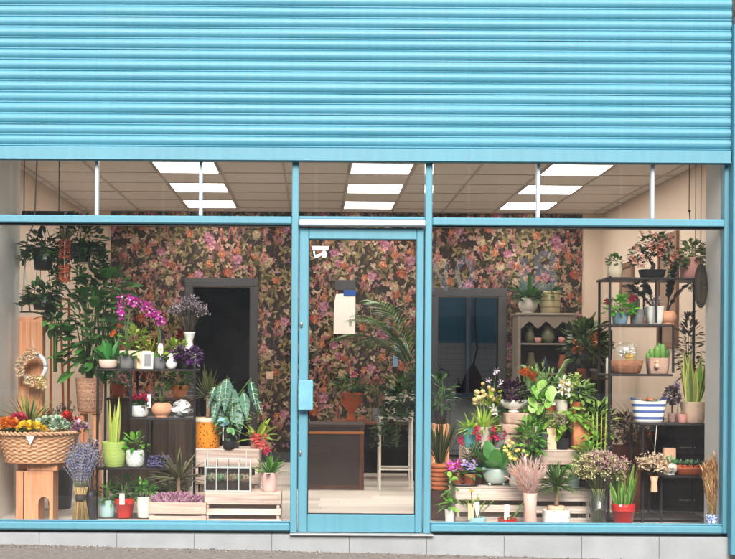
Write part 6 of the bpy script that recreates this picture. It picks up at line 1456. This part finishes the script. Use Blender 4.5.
# shelf 2
potted('geranium', 'bright green plant with magenta flowers in a blue-grey pot on the second shelf', 'potted plant', 620, .62, r2, ('taper', 8.4, 7, 11.5, BLUEG),
       [('foliage', lambda mb: bush(mb, 110, 15, 10, 10, 8, 7, 7, 'spat', .6, 0, 1, 12), [leafm('neon_leaf', '#43a01c', '#8ad93a', .35), ST]), ('blossom', lambda mb: [mb.bloom((x+rv(-3, 3), -6-rv(0, 3), z+rv(-3, 3)), (rv(-.4, .4), -1, .3), 3.4, 0, None, 5, .4) for x, z in ((-15, 14), (10, 15)) for i in range(7)], [leafm('crimson_petal', '#8e1238', '#c23060', .2)])])
potted('potted_plant', 'dark small leaved plant in a grey pot beside the geranium', 'potted plant', 637, .66, r2, ('taper', 7, 6.4, 15, GREYPOT), [('foliage', lambda mb: bush(mb, 50, 8, 6, 8, 20, 6, 4, 'oval', .6, 0, 1, 8), [G_DARK, ST])])
card('white upright card behind the grey pot on the second shelf', 636.5, .74, r2, 8, 27, TAGW)
potted('croton', 'brown-black feathery leaves in a tapered white pot on the second shelf', 'potted plant', 654, .62, r2, ('taper', 9, 7, 18, WGLAZE, 4.0), [('foliage', lambda mb: (frond(mb, (0, 0, 0), (-.75, 0, 1), 34, 12, 14, 4, .6, 0, 0), frond(mb, (0, 0, 0), (-.2, .2, 1), 28, 10, 10, 4, .6, 0, 0)), [DBRN]), ('flower_tips', lambda mb: sprays(mb, 14, 12, 9, 'mist', 0, 1, 0, 3, tl=2, bl=1.6, den=4), [DRYG, DRYK])])
potted('croton', 'dark jagged leaved plant in a round terracotta pot on the second shelf', 'potted plant', 667, .66, r2, ('ball', 8.4, 6.4, 15, PEACH), [('foliage', lambda mb: (frond(mb, (0, 0, 0), (.1, 0, 1), 42, 12, 15, 5, .4, 0, 0), frond(mb, (0, 0, 0), (.4, -.1, 1), 30, 10, 14, 5, .8, 0, 0)), [DBRN])])
potted('potted_plant', 'small peach pot hidden between the grey and white pots', 'potted plant', 645, .70, r2, ('ball', 6, 5, 11, PEACH), [('foliage', lambda mb: rosette(mb, 12, 8, 2.4), [SUCC])])
# shelf 3
t, k = item('cloche_terrarium', 'glass dome over white and yellow flowers in a rustic wooden bowl', 'terrarium', 625.5, .66, r3)
mb = MB(); mb.loft([(12, 9, 0), (14, 10, 1), (16, 11.5, 8), (17, 12, 13.5), (16, 11, 13.5), (14.6, 10, 11)], 2.4, 36, wob=.03); mb.build('bowl', mat('rustic_bowl', '#8a6048', .85, var=.25, scale=20, bump=.7), t, k)
mb = MB(); mb.loft([(14.4, 9.8, 11), (6, 5, 12.4)], 2.4, 20); mb.build('moss', leafm('moss_bed', '#2f4a22', '#5d6f35', .1), t, k)
mb = MB(); mb.loft([(10.5, 8.6, 12), (11.5, 9.4, 17), (11.6, 9.5, 21), (10.6, 8.7, 25.5), (8, 6.6, 29), (4, 3.3, 31.4), (.5, .4, 32.2)], 2, 36, cap0=False); mb.build('dome', GLASS, t, k)
mb = MB()
for i in range(26): mb.bloom((rv(-6, 7), rv(-4, 3), rv(19, 27)), (rv(-.5, .5), -1, .4), 3.8, 0, None, 6, .4)
mb.build('white_blossom', WHT, t, k)
mb = MB()
for i in range(12): mb.bloom((rv(-1, 6), -4, rv(13, 19)), (rv(-.5, .5), -1, .4), 2.6, 0, None, 6, .4)
mb.build('yellow_blossom', leafm('straw_yellow', '#d2b45c', '#ecd592', .2), t, k)
t, k = item('candle', 'slim white candle at the left end of the third shelf', 'candle', 607.5, .54, r3); mb = MB(); mb.loft([(1.4, 1.4, 0), (1.5, 1.5, .4), (1.4, 1.4, 15), (.9, .9, 15.6)], 2, 14); mb.tube([(0, 0, 15.5), (.2, 0, 17)], .2); mb.build('wax', WHT, t, k)
def cact(mb):
    for x, y, h, r in ((-6, 0, 12, 3.2), (-1, -2, 15, 3.4), (5, 0, 17, 3.2), (9, -1, 11, 2.6), (2, 2, 18, 3), (-9, 1, 8, 2.4)):
        mb.loft([(r*.6, r*.5, 0), (r, r*.75, h*.3), (r*1.1, r*.8, h*.65), (r*.8, r*.6, h*.92), (r*.2, r*.2, h)], 2, 14, c=(x, y), tone=rnd.random(), wob=.05)
potted('cactus', 'upright green cacti in a pinkish trough on the third shelf', 'potted plant', 657.5, .64, r3, ('taper', 11, 9.6, 16, spotm('rough_pinkish', '#b99a8c', '#9c7d70', 60, .2, .8, .3), 5.0, 8), [('cactus', cact, [CACT])])
t, k = item('peach_label', 'small peach figure tag on the front of the cactus trough', 'tag', 657, .565, r3+5/S(.565)); mb = MB(); mb.ball((0, 0, 3), 2.4, 0, 10, .5, 1.2); mb.ball((0, 0, 7), 1.7, 0, 10); mb.build('tag', PEACHCARD, t, k)
# shelf 4
t, k = item('striped_planter', 'blue and white striped boat planter of succulents on the fourth shelf', 'planter', 648.5, .64, r4)
n = 40; vs = []; fs = []; R_ = 9
for i in range(R_):
    f = i/(R_-1); z = f*21
    for q in range(n):
        tt = 2*PI*q/n; rx = 13.5+4.6*f; ry = 8+2.4*f; x = rx*math.copysign(abs(math.cos(tt))**.75, math.cos(tt)); lift = 5.5*f*abs(x/rx)**3
        vs.append((x, ry*math.copysign(abs(math.sin(tt))**.75, math.sin(tt)), z+lift))
for i in range(R_-1):
    for q in range(n): fs.append((i*n+q, i*n+(q+1) % n, (i+1)*n+(q+1) % n, (i+1)*n+q))
fs.append(tuple(range(n-1, -1, -1)))
mb = MB(); mb.add(vs, fs, 0, .5); mb.build('boat', bandm('blue_white_stripe', [(0, '#e2e2e0'), (.5, '#4a66a8'), (.92, '#e2e2e0')], 1/(6.4*k), .5, 2), t, k)
mb = MB(); mb.loft([(15.5, 8.6, 17.5), (9, 5, 18.6)], 2.6, 24); mb.build('soil', SOIL, t, k)
mb = MB()
for i in range(15): rosette(mb, 12, 6, 3, (.3, 1.4), .1, 'oval', i % 2, 18.5, .6, ns=3, c=(rv(-13, 13), rv(-6, 4)))
mb.ball((1, -2, 22), 4, 2, 12, .5, .75)
mb.build('succulent_planting', [SUCC, leafm('reddish_succulent', '#a85a4a', '#d9988a', .1), leafm('small_pumpkin', '#b5542c', '#cf7440', 0)], t, k)
potted('snake_plant', 'tall snake plants in a chipped cream pot at the right of the fourth shelf', 'potted plant', 693, .64, r4, ('taper', 12, 9.6, 21, spotm('chipped_cream', '#d8bda6', '#9db09a', 20, .16, .7), 3.2), [('foliage', lambda mb: blades(mb, 13, 60, 8, 7, 0, 1, .22, .6), [leafm('mottled_sans', '#4a6a3a', '#9aa860', .15), G_YEL]), ('bright_leaf', lambda mb: mb.leaf((2, -6, 0), (.06, -.02, 1), 40, 9, .02, 'blade', 0, .8, 7, .3), [leafm('bright_sans', '#5cae3a', '#8ad050', .25)])])
potted('dried_hydrangea', 'dusky purple dried hydrangea head in a small pot between planter and snake plant', 'dried flowers', 672, .68, r4, ('taper', 4.6, 4, 9, mat('mauve_clay', '#9c7d7c', .7)), [('stem', lambda mb: mb.tube([(0, 0, 0), (0, 0, 14)], .8), [BRST]), ('blossom', lambda mb: [mb.bloom((Vector((0, 0, 19))+dirv(rv(0, 6.3), rv(-1.2, 1.5))*8)[:], dirv(rv(0, 6.3), rv(-.5, 1)), 3, 0, None, 4, .4) for i in range(110)], [leafm('dusky_bloom', '#4a3a48', '#7d6a78', .15, .8)])])
potted('potted_plant', 'tiny pinkish pot of pale succulents beside the striped planter', 'potted plant', 682, .60, r4, ('taper', 5, 4, 9, PINKP), [('foliage', lambda mb: rosette(mb, 20, 6, 2.4, (.2, 1.4), .2, 'oval'), [leafm('pale_succulent', '#b4a58c', '#dccfb4', .15)])])
potted('cut_flower', 'small violet flower on a stem above the dried hydrangea', 'flower', 677, .74, r4, None, [('stem', lambda mb: mb.tube([(0, 0, 0), (1, 0, 22), (0, 0, 36)], .4), [ST]), ('blossom', lambda mb: [mb.bloom((rv(-1.5, 1.5), -1, 36+rv(-2, 2)), (rv(-.4, .4), -1, .5), 3.2, 0, None, 5, .3) for i in range(4)], [leafm('violet', '#5a4aa0', '#8a7cc8', .2)])])
# shelf 5
potted('succulent', 'green succulents in a round white bowl with a grey heart on the fifth shelf', 'potted plant', 669, .62, r5, ('ball', 7.4, 6, 13, WGLAZE), [('foliage', lambda mb: (rosette(mb, 20, 9, 5, (.2, 1.4), .1, 'oval'), rosette(mb, 14, 7, 4, (.2, 1.4), .1, 'oval', c=(4, -2))), [leafm('fresh_succulent', '#4c9a58', '#93cf96', .12)]),
       ('heart', lambda mb: mb.poly([(q[0]*2.6, -5.2+q[1]*2.2) for q in ((0, -1.2), (1, -.1), (1.05, .55), (.55, .9), (0, .5), (-.55, .9), (-1.05, .55), (-1, -.1))], -9.0, -7.6), [GREYPOT])])
t, k = item('succulent_tray', 'row of small green succulents in a terracotta trough on the fifth shelf', 'planter', 690, .62, r5)
mb = MB(); mb.loft([(13, 6, 0), (14, 7, .5), (14.8, 7.6, 5.6), (15.4, 8, 6), (15.4, 8, 8), (14.4, 7, 8), (13.8, 6.6, 6)], 5, 36); mb.build('trough', TERRA, t, k)
for i in range(5):
    mb = MB(); x = -11.5+i*5.7; mb.loft([(2.2, 2.2, 6.2), (2.8, 2.8, 10), (2.5, 2.5, 10), (2.3, 2.3, 9)], 2, 16, c=(x, -2)); p = mb.build('small_pot', mat('bright_terracotta', '#b5573a', .75), t, k)
    mb = MB(); rosette(mb, 14, 6, 3, (.2, 1.4), .1, 'oval', 0, 10, .5, ns=3, c=(x, -2)); mb.build('succulent_head', SUCC, p, k)
t, k = item('dried_posy', 'cream dried flower posy with a peach handle hung left of the white bowl', 'dried flowers', 654, .42, ZW(488, .42, 654))
mb = MB((0, 0, 9)); sprays(mb, 30, 22, 15, 'rose', 0, 1, 0, 2, bl=4.4, flat=.5, hv=.5); sprays(mb, 40, 26, 17, 'mist', 0, 1, 0, 2, tl=4, bl=2, den=7, flat=.5, hv=.5); mb.build('dried_flowers', [DRYC, DRYK], t, k)
mb = MB(); mb.loft([(3.4, 2.6, -4), (3.6, 2.8, -3), (3, 2.4, 6), (4.5, 3, 12)], 2, 16); mb.build('wrap', PEACHCARD, t, k)
mb = MB(); mb.tube([(0, 1, 10), (3, 8, 40), (6, 12, (r4-ZW(488, .42, 654))/k-2)], .4, .4, 0, 4); mb.build('cord', ROPE, t, k)
t, k = item('peach_block', 'small peach box behind the white heart bowl', 'box', 669, .74, r5); mb = MB(); mb.box(-6, 6, -3, 3, 0, 25, bev=.6); mb.build('box', PEACHCARD, t, k)
# behind the shelf unit
potted('potted_plant', 'grassy dark plant in a large orange terracotta pot behind the right shelf unit', 'potted plant', 637, 1.35, 0, None,
       [('stand', lambda mb: mb.box(-14, 14, -10, 10, 0, 46, bev=.5), [DWOOD]), ('pot', lambda mb: mb.loft([(9, 9, 46.1), (10, 10, 47), (14, 14, 70), (15.4, 15.4, 70.3), (15.4, 15.4, 77), (13.6, 13.6, 77), (13, 13, 72)], 2, 32), [mat('bright_orange_clay', '#c4623a', .75, var=.1)]), ('foliage', lambda mb: rosette(mb, 90, 42, 2.0, (-.2, 1.4), 1.3, 'lance', 0, 75, 3), [leafm('grass_dark', '#2f3a20', '#65704a', .2)])])
potted('potted_plant', 'second orange terracotta pot on a dark block behind the fourth shelf', 'potted plant', 659, 1.45, 0, None,
       [('stand', lambda mb: mb.box(-11, 11, -10, 10, 0, 44, bev=.5), [DARKWALL]), ('pot', lambda mb: mb.loft([(8, 8, 44.1), (8.6, 8.6, 45), (11, 11, 64), (12, 12, 64.3), (12, 12, 70), (10.6, 10.6, 70), (10, 10, 66)], 2, 32), [TERRA]), ('foliage', lambda mb: bush(mb, 60, 14, 10, 10, 80, 10, 3, 'lance', .9, 0, 1, 8, base=68), [G_DARK, ST])])
potted('dried_plant', 'brown dried brush plant standing behind the third and fourth shelves', 'dried plant', 626, 1.2, 0, None, [('stand', lambda mb: mb.box(-12, 12, -9, 9, 0, 66, bev=.4), [mat('rust_wood', '#5a2f1c', .8, var=.2)]), ('foliage', lambda mb: bush(mb, 200, 22, 12, 15, 82, 10, 4, 'lance', .6, 0, 1, 12, base=66), [leafm('autumn_leaf', '#3a2418', '#8f6a4c', .15), BRST])])
t, k = item('black_cabinet', 'low black glossy cabinet behind the lower shelves of the right unit', 'cabinet', 684, 1.1, 0)
hb_ = ZW(424, 1.1, 684)/k
mb = MB(); mb.box(-26, 30, 0, 30, 0, hb_, bev=.5); mb.build('body', mat('black_gloss', '#17171a', .25), t, k)
for i in range(3):
    mb = MB(); z = 6+i*(hb_-10)/3; mb.box(-24, 28, -.9, -.05, z, z+(hb_-16)/3, bev=.3); p = mb.build('drawer', mat('black_gloss_drawer', '#202024', .22), t, k)
    mb = MB(); mb.bar((-6, -2.2, z+7), (10, -2.2, z+7), .9); mb.build('handle', STEEL, p, k)
potted('dried_plant', 'tall dark dried flower spike on the black cabinet behind the snake plants', 'dried plant', 689, 1.25, hb_*k+.001, ('taper', 8, 6, 22, TINTW), [('foliage', lambda mb: (bush(mb, 160, 11, 8, 40, 52, 9, 4, 'lance', .4, 0, 1, 8)), [leafm('dusk_leaf', '#3a3630', '#6c655a', .15, .8), DRYK])])
t, k = item('wicker_tray', 'dark oval wicker tray hung on the right window wall', 'tray', 700.5, .28, ZW(307, .28, 702))
mb = MB()
for i in range(7):
    f = 1-i/7.5; mb.tube([(5.5*f*math.cos(a), -.8+i*.15, 21+21*f*math.sin(a)) for a in [q*2*PI/32 for q in range(33)]], 1.3, 1.3, 0, 6)
mb.tube([(0, .6, 40), (0, .3, (ZC-ZW(307, .28, 702))/k)], .4, .4, 0, 4); mb.build('woven_tray', leafm('dark_wicker', '#17130e', '#3a3320', 0, .8), t, k)
t, k = item('hanging_moss', 'dark moss bundle hung on a cord below the right end of the top shelf', 'hanging plant', 695, .98, ZW(292, .98, 695))
mb = MB(); bush(mb, 130, 5, 4, 8, 8, 5, 2.4, 'lance', .8); mb.build('moss', G_OLIVE, t, k)
mb = MB(); mb.tube([(0, 0, 14), (0, 0, (ZC-ZW(292, .98, 695))/k)], .35, .35, 0, 4); mb.build('cord', BLACK, t, k)
t, k = item('hanging_hook', 'small black hook hanging from the ceiling above the pink ivy pot', 'hook', 689, .45, ZW(222, .45, 689))
mb = MB(); mb.tube([(0, 0, -3), (1, 0, 0), (.4, 0, 10), (0, 0, 12), (0, 0, (ZC-ZW(222, .45, 689))/k)], .6, .4, 0, 6); mb.ball((.4, 0, 11), 1.5, 0, 8); mb.build('hook', BLACK, t, k)

# a few more pots packed between the crates
potted('potted_plant', 'leafy bright green plant filling the gap between stump and slate pot', 'potted plant', 531, .60, T1b, ('taper', 6, 5, 14, DKPOT), [('foliage', lambda mb: bush(mb, 150, 13, 8, 22, 34, 9, 5, 'oval', .7, 0, 1, 14), [leafm('gap_leaf', '#3f8030', '#94c860', .3), ST])])
potted('potted_plant', 'loose light green plant behind the peach terracotta pot', 'potted plant', 577, 1.06, T3b, ('taper', 7, 6, 12, TERRA), [('foliage', lambda mb: bush(mb, 140, 16, 9, 14, 12, 9, 4, 'lance', .8, 0, 1, 12), [leafm('loose_leaf', '#5a9a3c', '#b4d878', .35), ST])])
potted('potted_plant', 'fine stemmed green sprigs rising behind the terracotta pot at the back', 'potted plant', 541, 1.22, T3b, ('taper', 5, 4, 10, CREAM), [('foliage', lambda mb: sprays(mb, 26, 44, 18, 'wheat', 0, 1, 0, 3, tl=20, bl=5, den=9), [leafm('sprig_leaf', '#6a9a4a', '#bcd894', .3), ST])])
potted('potted_plant', 'small grey-green leafy plant behind the broad leaved plant', 'potted plant', 509, .64, T1, ('taper', 6, 5, 12, DKPOT), [('foliage', lambda mb: bush(mb, 90, 11, 7, 12, 14, 7, 3.4, 'oval', .6, 0, 1, 10), [leafm('sage_leaf', '#5d7a4c', '#a4b88a', .25), ST])])
potted('potted_plant', 'bushy green plant between the parlour palm and the dried bouquet', 'potted plant', 588, .60, 0, ('taper', 9, 7, 30, DKPOT), [('foliage', lambda mb: bush(mb, 130, 13, 8, 26, 34, 9, 4.4, 'oval', .7, 0, 1, 12), [leafm('filler_leaf', '#47822c', '#9acb58', .3), ST])])
# ================================================================== CAMERA AND LIGHT
cd = bpy.data.cameras.new('Camera'); cam = bpy.data.objects.new('Camera', cd); COL.objects.link(cam); sc.camera = cam
cd.sensor_width = 36; cd.sensor_fit = 'HORIZONTAL'; cd.lens = 36*1142.86/735
cd.shift_x = 52.5/735; cd.shift_y = 85.5/735
cam.matrix_world = Matrix.Translation((0, -D0, CZ)) @ Matrix.Rotation(PI/2, 4, 'X') @ Matrix.Rotation(ROLL, 4, 'Z')
cd.clip_start = .05; cd.clip_end = 600

SUN_EL, SUN_AZ = math.radians(37), math.radians(7)     # azimuth from the street side, to the left
w = bpy.data.worlds.new('World'); sc.world = w; w.use_nodes = True
nt = w.node_tree; nt.nodes.clear()
o = nt.nodes.new('ShaderNodeOutputWorld'); b = nt.nodes.new('ShaderNodeBackground'); s = nt.nodes.new('ShaderNodeTexSky')
s.sky_type = 'NISHITA'; s.sun_disc = False; s.sun_elevation = SUN_EL; s.sun_rotation = math.radians(180)+SUN_AZ
s.air_density = 1.0; s.dust_density = 4.0; s.ozone_density = 1.0
b.inputs[1].default_value = .12
nt.links.new(s.outputs[0], b.inputs[0]); nt.links.new(b.outputs[0], o.inputs[0])
sl = bpy.data.lights.new('Sun', 'SUN'); so = bpy.data.objects.new('Sun', sl); COL.objects.link(so)
sl.energy = 1.5; sl.angle = math.radians(22); sl.color = (1, .93, .84)
sd = Vector((math.sin(SUN_AZ)*math.cos(SUN_EL), -math.cos(SUN_AZ)*math.cos(SUN_EL), math.sin(SUN_EL)))   # towards the sun
so.rotation_euler = sd.to_track_quat('Z', 'Y').to_euler(); so.location = sd*30

vs_ = sc.view_settings
sc.display_settings.display_device = 'sRGB'
vs_.view_transform = 'Standard'; vs_.look = 'None'; vs_.gamma = 1; vs_.exposure = 1.38; vs_.use_curve_mapping = False
sc.render.engine = 'CYCLES'
cy = sc.cycles
cy.max_bounces = 8; cy.diffuse_bounces = 4; cy.glossy_bounces = 4; cy.transmission_bounces = 6; cy.transparent_max_bounces = 24
cy.caustics_reflective = False; cy.caustics_refractive = False; cy.sample_clamp_indirect = 6; cy.use_denoising = True
try: cy.denoiser = 'OPENIMAGEDENOISE'
except Exception: pass
sc.render.film_transparent = False
